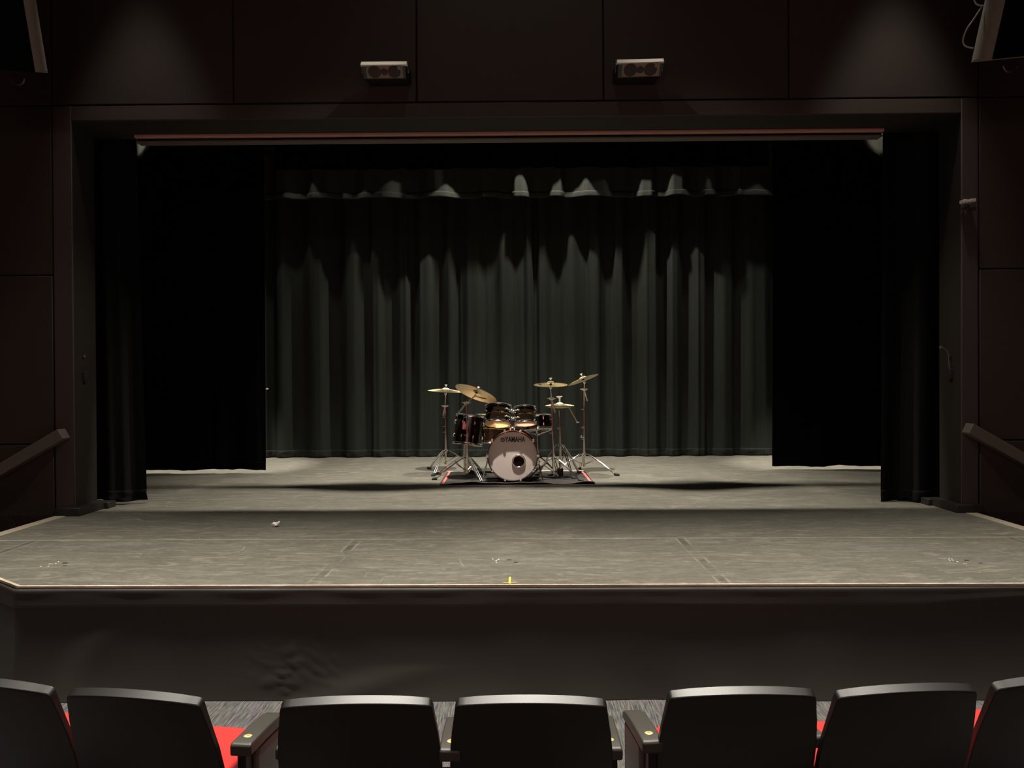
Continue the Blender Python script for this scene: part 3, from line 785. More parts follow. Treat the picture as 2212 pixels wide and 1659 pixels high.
# ------------------------------------------------------------------ drum kit
def cym_prof(R, bell=None, bh=1.0):
    bell = bell or 0.055
    pts = [(0.006, 0.026), (0.018, 0.025), (0.032, 0.020), (0.044, 0.010), (bell, 0.004)]
    n = 8
    for i in range(1, n + 1):
        f = i / n; r = bell + (R - bell) * f; pts.append((r, 0.004 - 0.030 * (r - bell) / 0.2 * (0.5 + 0.5 * f)))
    pts = [(r, z if z < 0.0041 else 0.004 + (z - 0.004) * bh) for r, z in pts]
    und = [(r, z - 0.0022) for r, z in pts][::-1]
    return pts + und
def cym_z(R, r):
    pr = cym_prof(R)[:13]
    for (a, za), (b, zb) in zip(pr, pr[1:]):
        if a <= r <= b: return za + (zb - za) * (r - a) / (b - a)
    return pr[-1][1]
def cym_matrix(c, roll, tilt):
    return Matrix.Translation(c) @ Matrix.Rotation(rad(roll), 4, 'Y') @ Matrix.Rotation(rad(-tilt), 4, 'X')
def cymbal(name, label, c, R, roll, tilt, logo=None, group=None, bh=1.0):
    M = cym_matrix(c, roll, tilt)
    o = bpy.data.objects.new(name, None); COL.objects.link(o); o.matrix_world = M; WM[o.name] = M
    tag(o, label, 'cymbal', group)
    MB().lathe(cym_prof(R, bh=bh), M, 72, closed=True).build('disc', M_CYMBAL, o, angle=25)
    if logo:
        def place(ang, rr, flip):
            def f(v):
                # bend the word round the cymbal on its underside
                a = ang + v.x / rr * flip; r = rr + v.y * flip
                r = min(max(r, 0.06), R - 0.006)
                z = cym_z(R, r) - 0.0022 - 0.0012
                return M @ Vector((r * math.sin(a), -r * math.cos(a), z))
            return f
        text_mb(logo[0], logo[1], place(logo[2], logo[3], logo[4]), bold=0.0016).build('logo', M_INK, o, angle=30, recalc=False)
    return o, M

def wing(mb, c, d, s=0.016):
    d = Vector(d).normalized(); p = Vector((0, 0, 1)).cross(d)
    p = p.normalized() if p.length > 1e-3 else Vector((1, 0, 0))
    c = Vector(c)
    mb.tube([c, c + d * s], 0.006, 8)
    for k in (-1, 1): mb.tube([c + d * s * .7, c + d * s * 1.3 + p * k * s], [0.004, 0.0055], 8)

def tripod(root, axis_top, axis_bot, feet, r=0.0065, spread_at=0.46, m=None, double=True):
    """axis_top: hub of the legs, axis_bot: lower sleeve the braces run to"""
    m = m or M_CHROME
    T, Bt = Vector(axis_top), Vector(axis_bot)
    MB().tube([T + Vector((0, 0, 0.022)), T - Vector((0, 0, 0.022))], 0.021, 16).build('leg_collar', m, root)
    bs = MB().tube([Bt + Vector((0, 0, 0.016)), Bt - Vector((0, 0, 0.016))], 0.019, 14)
    bs.build('lower_sleeve', M_BRASS if m is M_CHROME else m, root)
    for f in feet:
        f = Vector(f); d = f - T; h = Vector((d.x, d.y, 0)).normalized(); side = Vector((-h.y, h.x, 0)) * 0.011
        shoulder = T + h * 0.05
        knee = shoulder + (f - shoulder) * 0.28 + Vector((0, 0, 0.014))
        end = f + Vector((0, 0, 0.016)) - h * 0.03
        leg = MB()
        path = spline([T + h * 0.018, shoulder + Vector((0, 0, 0.004)), knee, knee.lerp(end, 0.5) + Vector((0, 0, 0.008)), end], 4)
        for sg in ((-1, 1) if double else (0,)):
            leg.tube([p + side * sg for p in path], r, 8)
        mid = path[len(path) // 2]
        if double: leg.tube([mid - side * 1.3, mid + side * 1.3], r * 0.8, 8)
        lo = leg.build('leg', m, root)
        ft = MB().hexa([f + side * 1.7 - h * .035 + Vector((0, 0, .004)), f - side * 1.7 - h * .035 + Vector((0, 0, .004)), f - side * 1.7 - h * .04 + Vector((0, 0, .036)), f + side * 1.7 - h * .04 + Vector((0, 0, .036))],
                       [f + side * 2 + h * .03 + Vector((0, 0, .002)), f - side * 2 + h * .03 + Vector((0, 0, .002)), f - side * 1.6 + h * .022 + Vector((0, 0, .026)), f + side * 1.6 + h * .022 + Vector((0, 0, .026))])
        ft.build('rubber_foot', M_RUBBER, lo, bevel=0.004)
        MB().tube([Bt + h * 0.016, path[int(len(path) * spread_at) + 1] - Vector((0, 0, 0.004))], r * 0.85, 8).build('brace', m, root)

def pole(root, pts, radii, m=None):
    MB().tube(pts, radii, 14).build('pole', m or M_CHROME, root)
def collar(root, c, d=(1, 0, 0), r=0.018, h=0.034):
    mb = MB().tube([Vector(c) + Vector((0, 0, h / 2)), Vector(c) - Vector((0, 0, h / 2))], r, 14)
    wing(mb, Vector(c) + Vector(d).normalized() * r * .8, d); mb.build('collar', M_CHROME, root)

def fp(px, py): 
    p = onz(px, py, SZ); p.z = SZ; return p

def cymbal_stand(label, Y, base_px, hub_px, clamp_px, feet, cym_c, cymM, boom_tail=None, collars=(), group='cymbal stands of the drum kit'):
    """base_px: lower end of the tube; clamp_px: top of the upright; cym_c: cymbal centre"""
    bot, hub, top = at(*base_px, Y), at(*hub_px, Y), at(*clamp_px, Y)
    bx = Vector((hub.x, Y, SZ))
    root = thing('cymbal_stand', label, 'cymbal stand', tuple(bx), 0, group)
    mid = hub.lerp(top, 0.42)
    MB().tube([bot, hub, mid], 0.0135, 14).build('lower_tube', M_CHROME, root)
    MB().tube([mid, top], 0.0098, 14).build('upper_tube', M_CHROME, root)
    collar(root, mid, (-1, -.3, 0))
    for c in collars: collar(root, at(*c, Y), (-1, -.2, 0), 0.015, 0.026)
    tripod(root, hub, bot + Vector((0, 0, 0.03)), feet)
    # tilter under the cymbal, rod through its bell
    n = (cymM.to_3x3() @ Vector((0, 0, 1))).normalized()
    low, high = cym_c - n * 0.055, cym_c + n * 0.055
    MB().tube([low, high], 0.005, 8).build('cymbal_rod', M_CHROME, root)
    MB().tube([cym_c - n * 0.004, cym_c - n * 0.022], [0.013, 0.016], 12).build('felt', M_RUBBER, root)
    MB().tube([cym_c + n * 0.027, cym_c + n * 0.038], 0.014, 12).build('felt', M_RUBBER, root)
    wn = MB().tube([cym_c + n * 0.038, cym_c + n * 0.066], [0.009, 0.007], 10)
    for k in (-1, 1):
        side = Vector((1, 0, 0)) - n * n.x
        wn.tube([cym_c + n * 0.050, cym_c + n * 0.062 + side * k * 0.016], [0.004, 0.005], 8)
    wn.build('wing_nut', M_SATIN, root)
    MB().ball(low, 0.016).tube([low - Vector((0.016, 0, 0)), low + Vector((0.016, 0, 0))], 0.010, 10).build('tilter', M_CHROME, root)
    arm_top = low
    mb = MB()
    if boom_tail is not None:
        tail = at(*boom_tail[:2], boom_tail[2] if len(boom_tail) > 2 else Y)
        mb.tube([arm_top, top], 0.0068, 10).build('boom_arm', M_CHROME, root)
        MB().tube([top, tail], [0.0085, 0.0105], 10).build('boom_counter_end', M_SATIN, root)
    else:
        mb.tube([arm_top, top], 0.0068, 10).build('boom_arm', M_CHROME, root)
    cl = MB().ball(top, 0.019).tube([top - Vector((0.030, 0, 0)), top + Vector((0.030, 0, 0))], 0.013, 12)
    wing(cl, top + Vector((0.026, 0, 0)), (1, -.2, .1)); wing(cl, top - Vector((0.026, 0, 0)), (-1, -.2, .2))
    cl.build('boom_clamp', M_SATIN, root)
    return root

# cymbals ------------------------------------------------------------
C1 = at(963, 841.5, 9.9); c1, M1 = cymbal('crash_cymbal', 'thin crash cymbal seen edge on, leftmost of the cymbals', C1, 0.232, 3.6, -2.0)
C2 = at(1030, 846, 9.08); c2, M2 = cymbal('ride_cymbal', 'large tilted ride cymbal showing its underside above the floor toms', C2, 0.258, 20.5, 17.5, ('Zildjian', 0.050, math.pi - 0.42, 0.165, -1))
C3 = at(1189.5, 828, 9.12); c3, M3 = cymbal('crash_cymbal', 'round gold crash cymbal tilted above the hi-hat, right of the toms', C3, 0.201, 0.5, 7.5, ('Zildjian', 0.042, -1.85, 0.135, -1))
C5 = at(1259, 817.5, 9.7); c5, M5 = cymbal('crash_cymbal', 'steeply tilted crash cymbal at the far right, its right edge highest', C5, 0.203, -20.0, 7.0)
C4 = at(1209, 873.5, 9.42); c4, M4 = cymbal('hi_hat_cymbal', 'upper hi-hat cymbal, its bell facing up', C4, 0.178, 0.0, -1.0)
c4b, M4b = cymbal('hi_hat_cymbal', 'lower hi-hat cymbal, upside down under the upper one', C4 - Vector((0, 0, 0.040)), 0.178, 180, 1.0, bh=0.35)

S1 = cymbal_stand('chrome cymbal stand at the left end of the drum kit', 9.95, (962, 1003), (963, 974), (961.5, 877), [(-1.22, 10.28, SZ), (-1.08, 9.53, SZ), (-0.56, 10.12, SZ)], C1, M1, (957, 898), ((961, 901), (962, 921)))
S2 = cymbal_stand('tall chrome stand that holds the big ride cymbal at the left of the bass drum', 9.15, (1009.5, 1022), (1010, 990), (1007.5, 870), [fp(938, 1037), fp(1044, 1046), (-0.44, 9.56, SZ)], C2, M2, (986, 898, 9.1), ((1008, 901), (1009, 925)))
S3 = cymbal_stand('chrome cymbal stand right of the bass drum in front of the hi-hat', 9.14, (1195, 1023), (1195.5, 991), (1191.5, 861), [fp(1256, 1041), fp(1134, 1042), (0.47, 9.62, SZ)], C3, M3, (1199.5, 891), ((1193, 905), (1194, 934)))
S5 = cymbal_stand('chrome cymbal stand at the right end of the drum kit with an angled side arm', 9.75, (1262, 1008), (1262, 981), (1262, 841), [fp(1333, 1028), fp(1188, 1029), (0.79, 10.2, SZ)], C5, M5, (1269, 866), ((1261, 884), (1262, 924), (1262, 948)))
# side arm of the right stand
pts = [at(1230, 881, 9.72), at(1247, 912, 9.73), at(1256, 943, 9.74)]
MB().tube(pts[:2], 0.0075, 10).build('side_arm', M_BRASS, S5)
MB().tube(pts[1:], 0.006, 10).build('side_arm_lower', M_BLACKPL, S5)
q = MB().ball(pts[1], 0.014); wing(q, pts[1], (1, 0, .1), .022); q.build('arm_joint', M_CHROME, S5)
q = MB().ball(pts[2], 0.016).tube([pts[2], at(1262, 947, 9.75)], 0.008, 8); wing(q, pts[2], (-1, -.2, -.4)); q.build('arm_clamp', M_CHROME, S5)

# hi-hat stand ---------------------------------------------------------
HH = 9.42
hb, ht = at(1210, 1028, HH), at(1209, 886, HH)
hh = thing('hi_hat_stand', 'chrome hi-hat stand with a pull rod behind the right cymbal stand', 'hi-hat stand', (hb.x, HH, SZ))
hub = at(1210, 962, HH)
MB().tube([(hub.x, HH, SZ + 0.05), hub, at(1209.5, 925, HH)], 0.0145, 14).build('lower_tube', M_CHROME, hh)
MB().tube([at(1209.5, 925, HH), ht], 0.0108, 14).build('upper_tube', M_CHROME, hh)
MB().tube([ht, at(1208, 832, HH)], 0.0032, 8).build('pull_rod', M_CHROME, hh)
collar(hh, at(1209.5, 925, HH), (-1, -.3, 0)); 
MB().tube([ht, ht + Vector((0, 0, 0.016))], [0.020, 0.026], 14).build('cymbal_cup', M_BLACKPL, hh)
cc = C4 + Vector((0, 0, 0.026))
q = MB().tube([cc, cc + Vector((0, 0, 0.060))], [0.012, 0.009], 12).box(cc + Vector((-0.006, 0, 0.062)), (0.034, 0.02, 0.03)); wing(q, cc + Vector((.012, 0, .066)), (1, 0, .4)); wing(q, cc + Vector((-.015, 0, .066)), (-1, 0, 0)); q.build('clutch', M_SATIN, hh)
tripod(hh, hub, (hub.x, HH, SZ + 0.16), [(0.64, 9.16, SZ), (0.20, 9.50, SZ), (0.76, 9.78, SZ)], spread_at=0.40)
MB().box((hub.x, HH + 0.19, SZ + 0.05), (0.09, 0.28, 0.012), Matrix.Rotation(rad(-12), 3, 'X')).build('footboard', M_STEEL, hh, bevel=0.003)
MB().box((hub.x, HH, SZ + 0.055), (0.07, 0.03, 0.10)).build('pedal_frame', M_BLACKPL, hh, bevel=0.008)

# drums -----------------------------------------------------------------
def drum(name, label, c, axis, R, H, nl, skin_top, skin_bot, group=None, cat='drum', x=None, badge=None, full=True):
    """c: centre, axis: towards the batter head"""
    M = axis_matrix(c, axis, x)
    o = bpy.data.objects.new(name, None); COL.objects.link(o)
    base = M.copy(); o.matrix_world = base; WM[o.name] = base
    tag(o, label, cat, group)
    h = H / 2
    MB().lathe([(R - 0.006, -h + .012), (R, -h + .008), (R, h - .008), (R - 0.006, h - .012)], M, 56).build('shell', M_SHELL, o)
    MB().lathe([(R - 0.0065, -h + .012), (R - 0.0065, h - .012)], M, 56).build('shell_lining', M_MAPLE, o)
    for s, skin in ((1, skin_top), (-1, skin_bot)):
        Ms = M @ Matrix.Translation((0, 0, s * h)) @ (Matrix.Identity(4) if s > 0 else Matrix.Rotation(math.pi, 4, 'X'))
        MB().lathe([(R + .003, -.016), (R + .013, -.016), (R + .013, -.012), (R + .006, -.010), (R + .006, .004), (R + .010, .009), (R + .004, .012), (R + .001, .008), (R + .001, -.004)], Ms, 64, closed=True).build('hoop', M_CHROME, o, angle=60)
        MB().lathe([(0, .0015), (R - .02, .0015), (R - .004, .001), (R + .001, -.006)], Ms, 56).build('drum_head', skin, o)
    for i in range(nl):
        a = 2 * math.pi * (i + 0.5) / nl; d = Vector((math.cos(a), math.sin(a), 0))
        for s in (1, -1):
            if not full and s < 0 and nl > 8: pass
            zc = s * (h * 0.48)
            lg = MB()
            pts = [d * (R + .002) + Vector((0, 0, zc - .020)), d * (R + .014) + Vector((0, 0, zc - .012)), d * (R + .016) + Vector((0, 0, zc + .012)), d * (R + .002) + Vector((0, 0, zc + .020))]
            lg.tube([M @ p for p in pts], [0.007, 0.010, 0.010, 0.007], 8)
            L = lg.build('lug', M_CHROME, o)
            MB().tube([M @ (d * (R + .013) + Vector((0, 0, zc))), M @ (d * (R + .011) + Vector((0, 0, s * (h + .008))))], 0.0032, 8).ball(M @ (d * (R + .011) + Vector((0, 0, s * (h + .010)))), 0.006).build('tension_rod', M_CHROME, L)
    MB().lathe([(R + .0004, -.0012), (R + .0016, 0), (R + .0004, .0012)], M @ Matrix.Translation((0, 0, -h * .02)), 56).build('shell_line', M_BRASS, o) if badge else None
    if badge:
        a = badge; d = Vector((math.cos(a), math.sin(a), 0))
        Mb = axis_matrix(M @ (d * (R + .002)), M.to_3x3() @ d, M.to_3x3() @ Vector((0, 0, 1)))
        MB().box(Mb.translation, (0.022, 0.028, 0.003), Mb.to_3x3()).build('badge', M_BRASS, o, bevel=0.001)
    return o, M

def ax(tilt, roll=0.0):
    """drum axis leaning away from the audience by tilt and to the right by roll (degrees)"""
    return (Matrix.Rotation(rad(roll), 3, 'Y') @ Matrix.Rotation(rad(-tilt), 3, 'X')) @ Vector((0, 0, 1))

BD = at(1107.5, 984.5, 9.02); BDR, BDY = 0.279, 8.86
def bass_drum():
    c = at(1107.5, 984.8, BDY)
    root = thing('bass_drum', 'big bass drum with black lettering on a white head tinted pink for reflected light', 'drum', (c.x, BDY + 0.23, SZ))
    M = axis_matrix(c, (0, -1, 0), (1, 0, 0))          # local z points at the audience, local y down
    R = BDR
    Lh = 0.46
    MB().lathe([(R - .008, -Lh), (R, -Lh), (R, -.01), (R - .008, -.01)], M, 80).build('shell', M_SHELL, root)
    MB().lathe([(R + .001, -.032), (R + .014, -.032), (R + .014, .040), (R + .012, .044), (R + .001, .044)], M, 96, closed=True).build('front_hoop', M_HOOPW, root, angle=50)
    Mr = M @ Matrix.Translation((0, 0, -Lh))
    MB().lathe([(R + .001, -.026), (R + .014, -.026), (R + .014, .03), (R + .001, .03)], Mr, 96, closed=True).build('rear_hoop', M_HOOPW, root, angle=50)
    MB().lathe([(0, 0), (R - .01, 0)], Mr, 64).build('batter_head', M_HEADG, root)
    # front head with a hole for the port
    ph = M.inverted() @ at(1120.6, 996.5, BDY); pr = 0.066
    mb = MB(); seg = 96; rings = []
    for k in range(7):
        f = k / 6; ring = []
        for i in range(seg):
            a = 2 * math.pi * i / seg; d = Vector((math.cos(a), math.sin(a), 0))
            pin = Vector((ph.x, ph.y, 0)) + d * pr
            # same angle about the port, out to the rim
            bq = ph.x * d.x + ph.y * d.y; cq = ph.x ** 2 + ph.y ** 2 - R * R
            out = Vector((ph.x, ph.y, 0)) + d * (-bq + math.sqrt(bq * bq - cq))
            ring.append(mb.bm.verts.new(M @ (pin.lerp(out, f) + Vector((0, 0, -0.004)))))
        rings.append(ring)
    for A, B in zip(rings, rings[1:]):
        for i in range(seg): mb.bm.faces.new((A[i], A[(i + 1) % seg], B[(i + 1) % seg], B[i]))
    hd = mb.build('front_head', M_HEADW, root)
    Mp = M @ Matrix.Translation((ph.x, ph.y, 0))
    MB().lathe([(pr - .004, -.06), (pr, -.06), (pr + .004, -.003), (pr + .014, .000), (pr + .015, .006), (pr + .008, .013), (pr - .004, .010), (pr - .008, -.002)], Mp, 56, closed=True).build('port_ring', M_CHROME, hd, angle=60)
    # black lettering and the round mark beside it
    U = Matrix.Rotation(math.pi, 4, 'Z')                # local y is down: turn the letters upright
    def on_head(px, py): 
        p = M.inverted() @ at(px, py, BDY); return Vector((p.x, p.y, 0))
    tc = on_head(1112.6, 949.8)
    flip = M.to_3x3() @ Vector((0, 1, 0))
    up = -1 if flip.z < 0 else 1
    def lay(v): return M @ Vector((tc.x + v.x, tc.y + up * v.y, 0.0012 + v.z))
    t = text_mb('YAMAHA', 0.086, lay, bold=0.0024, xs=0.64)
    t.build('lettering', M_INK, hd, recalc=False)
    ec = on_head(1086, 950.2); er = 0.0265
    Me = M @ Matrix.Translation((ec.x, ec.y, 0.0004))
    em = MB().lathe([(0, 0.0006), (er, 0.0006)], Me, 40).build('round_mark', M_INK, hd)
    k = MB()
    for i in range(6):
        a = math.pi / 2 + i * math.pi / 3
        A = axis_matrix(Me @ Vector((math.cos(a) * er * .48, math.sin(a) * er * .48, 0.0014)), M.to_3x3() @ Vector((0, 0, 1)), M.to_3x3() @ Vector((math.cos(a), math.sin(a), 0)))
        k.box(A.translation, (er * .66, er * .10, .0006), A.to_3x3())
        for s_ in (-1, 1):
            A2 = A @ Matrix.Translation((er * .10, s_ * er * .16, 0)); k.box(A2.translation, (er * .40, er * .07, .0006), A.to_3x3())
    k.build('fork_pattern', M_HEADW, em)
    # claws with tension rods round the hoop
    n = 10
    for i in range(n):
        a = math.pi / 2 + 2 * math.pi * (i + 0.5) / n
        d = Vector((math.cos(a), math.sin(a), 0)); tq = Vector((-d.y, d.x, 0))
        mb = MB()
        r3 = M.to_3x3() @ Matrix((d, tq, Vector((0, 0, 1)))).transposed()
        mb.box(M @ (d * (R + .019) + Vector((0, 0, .008))), (0.010, 0.026, 0.082), r3).box(M @ (d * (R + .010) + Vector((0, 0, .048))), (0.024, 0.026, 0.008), r3).box(M @ (d * (R + .024) + Vector((0, 0, -.020))), (0.016, 0.020, 0.030), r3)
        cl = mb.build('claw', M_CHROME, root, bevel=0.003)
        MB().tube([M @ (d * (R + .026) + Vector((0, 0, .004))), M @ (d * (R + .022) + Vector((0, 0, -.15)))], 0.0035, 8).build('tension_rod', M_CHROME, cl)
        MB().tube([M @ (d * (R + .002) + Vector((0, 0, -.14))), M @ (d * (R + .024) + Vector((0, 0, -.15))), M @ (d * (R + .024) + Vector((0, 0, -.19))), M @ (d * (R + .002) + Vector((0, 0, -.20)))], [.009, .011, .011, .009], 8).build('lug', M_CHROME, root)
    # spurs
    for s_, top_px, foot_px in ((-1, (1054, 992), (1041, 1043)), (1, (1163, 998), (1174, 1044))):
        a_ = at(*top_px, BDY + 0.10); f_ = fp(*foot_px); f_.z += 0.008
        sp = MB().tube([a_, a_.lerp(f_, .55), f_], [0.0085, 0.0085, 0.006], 10).build('spur', M_CHROME, root)
        MB().tube([a_.lerp(f_, .93), f_ - Vector((0, 0, 0.004))], [0.010, 0.008], 10).build('rubber_foot', M_RUBBER, sp)
        q = MB().ball(a_, 0.020).box(a_ - Vector((s_ * .010, 0, 0)), (0.03, 0.05, 0.05)); wing(q, a_, (s_, -.4, .3)); q.build('spur_bracket', M_CHROME, root, bevel=0.004)
    # tom holder on top
    tp = at(1107, 928, 9.03); t2 = at(1107, 905, 9.06)
    MB().tube([tp - Vector((0, 0, .03)), tp + Vector((0, 0, .015)), tp + Vector((0, 0, .030))], [0.034, 0.030, 0.018], 18).build('holder_base', M_CHROME, root)
    for dx in (-0.022, 0.022):
        MB().tube([tp + Vector((dx, 0, 0)), t2 + Vector((dx * 1.1, 0, 0.02))], 0.0115, 12).build('holder_post', M_CHROME, root)
    q = MB().box(t2 + Vector((0, 0, .012)), (0.085, 0.045, 0.030)); wing(q, t2 + Vector((0, -.02, .012)), (0, -1, .2))
    q.build('holder_block', M_CHROME, root, bevel=0.005)
    for s_ in (-1, 1):
        b0 = t2 + Vector((s_ * .03, .0, .035)); b1 = t2 + Vector((s_ * .062, .01, .115))
        q = MB().tube([t2 + Vector((s_ * .024, 0, .0)), b0, b1], 0.0085, 10).ball(b0, 0.017); wing(q, b0, (s_ * .3, -1, 0))
        q.build('tom_arm', M_CHROME, root)
bass_drum()

T1c = at(1076.5, 897.5, 9.07); T2c = at(1134, 898.5, 9.07)
t1, MT1 = drum('rack_tom', 'larger rack tom above the bass drum with an amber bottom head', T1c, ax(20, 2.0), 0.150, 0.205, 6, M_CLEAR, M_HEADC, 'rack toms on the bass drum', badge=-math.pi / 2 + 0.35)
t2, MT2 = drum('rack_tom', 'smaller rack tom above the bass drum with a rosy bottom head', T2c, ax(18, -1.0), 0.124, 0.185, 6, M_CLEAR, M_HEADP, 'rack toms on the bass drum', badge=-math.pi / 2 + 0.5)
ft1, MF1 = drum('floor_tom', 'outer floor tom in black lacquer, left of the kit under the ride cymbal', at(1013, 929, 9.50), ax(7, 6.5), 0.176, 0.345, 8, M_CLEAR, M_HEADG, 'floor toms', badge=None)
ft2, MF2 = drum('floor_tom', 'inner floor tom in black lacquer behind the bass drum', at(1063, 927, 9.85), ax(6, 3.0), 0.205, 0.345, 8, M_CLEAR, M_HEADG, 'floor toms', badge=-math.pi / 2 - 0.35)
sn, MSN = drum('snare_drum', 'dark snare drum tilted on its stand right of the rack toms', at(1160, 913, 9.36), ax(9, -3), 0.178, 0.150, 8, M_CLEAR, M_HEADG, None)

for t_, M_, R_, s_ in ((t1, MT1, 0.150, 1), (t2, MT2, 0.124, -1)):
    for zz in (-.045, .045):
        mb = MB()
        for a_ in (-0.95, -0.45, 0.05):
            d = Vector((s_ * math.cos(a_), math.sin(a_), 0))
            mb.tube([M_ @ (d * (R_ + .001) + Vector((0, 0, zz))), M_ @ (d * (R_ + .022) + Vector((0, 0, zz)))], [.010, .008], 10).ball(M_ @ (d * (R_ + .024) + Vector((0, 0, zz))), .009)
        mb.tube([M_ @ (Vector((s_ * math.cos(a_), math.sin(a_), 0)) * (R_ + .015) + Vector((0, 0, zz))) for a_ in (-0.95, -0.7, -0.45, -0.2, 0.05)], .0065, 8)
        mb.build('mount_bracket', M_SATIN, t_)

# snare stand
sp = at(1160.5, 938, 9.34); sb = Vector((sp.x, 9.34, SZ))
ss = thing('snare_stand', 'chrome snare stand right of the bass drum with three basket arms', 'snare stand', tuple(sb))
hubs = Vector((sp.x, 9.34, SZ + 0.24))
MB().tube([(sp.x, 9.34, SZ + .06), hubs, (sp.x, 9.34, SZ + .32)], 0.0125, 12).build('lower_tube', M_CHROME, ss)
MB().tube([(sp.x, 9.34, SZ + .32), sp], 0.0095, 12).build('upper_tube', M_CHROME, ss)
collar(ss, (sp.x, 9.34, SZ + .32), (1, -.3, 0)); collar(ss, hubs + Vector((0, 0, .05)), (-1, -.3, 0))
tripod(ss, hubs, (sp.x, 9.34, SZ + .10), [(0.06, 9.10, SZ), (0.50, 9.22, SZ), (0.24, 9.68, SZ)])
q = MB().ball(sp, 0.022).tube([sp - Vector((.04, 0, 0)), sp + Vector((.04, 0, 0))], 0.010, 10); wing(q, sp - Vector((.03, 0, 0)), (-1, -.3, .3)); q.build('basket_hub', M_CHROME, ss)
for a in (20, 140, 265):
    d = Vector((math.cos(rad(a)), math.sin(rad(a)), 0))
    e1 = MSN @ Vector((d.x * .192, d.y * .192, -.088)); e2 = MSN @ Vector((d.x * .196, d.y * .196, -.045))
    am = MB().tube([sp, sp.lerp(e1, .5) + Vector((0, 0, -.004)), e1, e2], 0.0058, 8).build('basket_arm', M_CHROME, ss)
    MB().tube([e1.lerp(e2, .2), e2], 0.010, 8).build('rubber_grip', M_RUBBER, am)

# double tom stand at the left
TY = 9.36
tb = at(1003.5, 1019, TY); th = at(1003.5, 988, TY); tt = at(1003.5, 922, TY)
ts = thing('tom_stand', 'chrome floor tom stand just behind the ride cymbal stand', 'tom stand', (tb.x, TY, SZ))
MB().tube([tb, th, tt], 0.0145, 14).build('pole', M_CHROME, ts)
collar(ts, at(1003.5, 943, TY), (-1, -.3, 0), .02, .04)
tripod(ts, th, tb + Vector((0, 0, .03)), [fp(946, 1025), (-0.47, 9.10, SZ), (-0.62, 9.86, SZ)])
q = MB().box(tt, (0.05, 0.05, 0.05)); wing(q, tt, (-1, -.6, 0), .03); wing(q, tt, (1, -.6, 0), .03); q.build('mount_block', M_CHROME, ts, bevel=0.006)
for tgt in (MF1 @ Vector((-.04, -.178, .03)), MF2 @ Vector((-.19, -.09, .03))):
    q = MB().tube([tt + Vector((0, 0, .015)), tt.lerp(tgt, .5) + Vector((0, -.02, .05)), tgt], 0.0085, 10)
    q.ball(tt.lerp(tgt, .5) + Vector((0, -.02, .05)), 0.016).box(tgt, (0.05, 0.02, 0.07)); q.build('tom_arm', M_CHROME, ts)

# bass drum pedal behind
pd = thing('bass_pedal', 'kick pedal clamped behind the bass drum', 'pedal', (BD.x + 0.02, 9.5, SZ))
MB().box((BD.x + .02, 9.52, SZ + .05), (0.10, 0.30, 0.012), Matrix.Rotation(rad(-10), 3, 'X')).build('footboard', M_STEEL, pd, bevel=.003)
for dx in (-.06, .06): MB().box((BD.x + .02 + dx, 9.38, SZ + .12), (0.016, 0.03, 0.20)).build('upright', M_STEEL, pd, bevel=.004)
MB().tube([(BD.x - .05, 9.38, SZ + .21), (BD.x + .09, 9.38, SZ + .21)], .008, 10).build('axle', M_CHROME, pd)
MB().tube([(BD.x + .02, 9.38, SZ + .21), (BD.x + .02, 9.36, SZ + .34)], .004, 8).ball((BD.x + .02, 9.36, SZ + .35), .026).build('beater', M_CHROME, pd)

# rug ---------------------------------------------------------------------
def rug():
    root = thing('drum_rug', 'thin dark rug with a red and pale binding under the drum kit', 'rug', (-0.03, 9.27, SZ))
    A, B, C, D = fp(949, 1048.3), fp(1286, 1046.2), fp(1262, 1018.5), fp(966, 1020.5)
    def hz(u, v):
        e = max(0.0, 1 - v / 0.10)
        wv = max(0.0, 0.3 + mnoise.noise(Vector((u * 9.0, 0.4, 2.2)))) 
        return 0.006 + 0.030 * wv * e * e + 0.004 * (mnoise.noise(Vector((u * 6, v * 5, 1))) + 0.5)
    def pt(u, v, dz=0.0):
        p = A.lerp(B, u).lerp(D.lerp(C, u), v); return Vector((p.x, p.y, SZ + hz(u, v) + dz))
    nu, nv = 120, 30
    o = MB().grid([[pt(i / nu, j / nv) for i in range(nu + 1)] for j in range(nv + 1)]).build('pile', M_RUG, root, angle=80, recalc=False)
    s = o.modifiers.new('thickness', 'SOLIDIFY'); s.thickness = 0.005; s.offset = -1
    def strip(name, m, f, n, wd):
        o = MB().grid([[f(i / n, k) for i in range(n + 1)] for k in (0, 1)]).build(name, m, root, angle=80, recalc=False)
        s = o.modifiers.new('thickness', 'SOLIDIFY'); s.thickness = 0.004; s.offset = 0
    w_ = 0.017
    wob = lambda t: 0.004 * mnoise.noise(Vector((t * 9, 1, 1)))
    strip('left_binding', M_RUGRED, lambda t, k: pt(0.012 + k * w_ + wob(t), t, .005), 30, .02)
    strip('right_binding', M_RUGRED, lambda t, k: pt(0.988 - k * w_ + wob(t), t, .005), 30, .02)
    strip('back_binding', M_RUGPALE, lambda t, k: pt(t, 0.995 - k * .018, .005), 60, .02)
    strip('front_binding', M_RUGPALE, lambda t, k: pt(t, 0.0 + k * .010, .005), 120, .02)
rug()

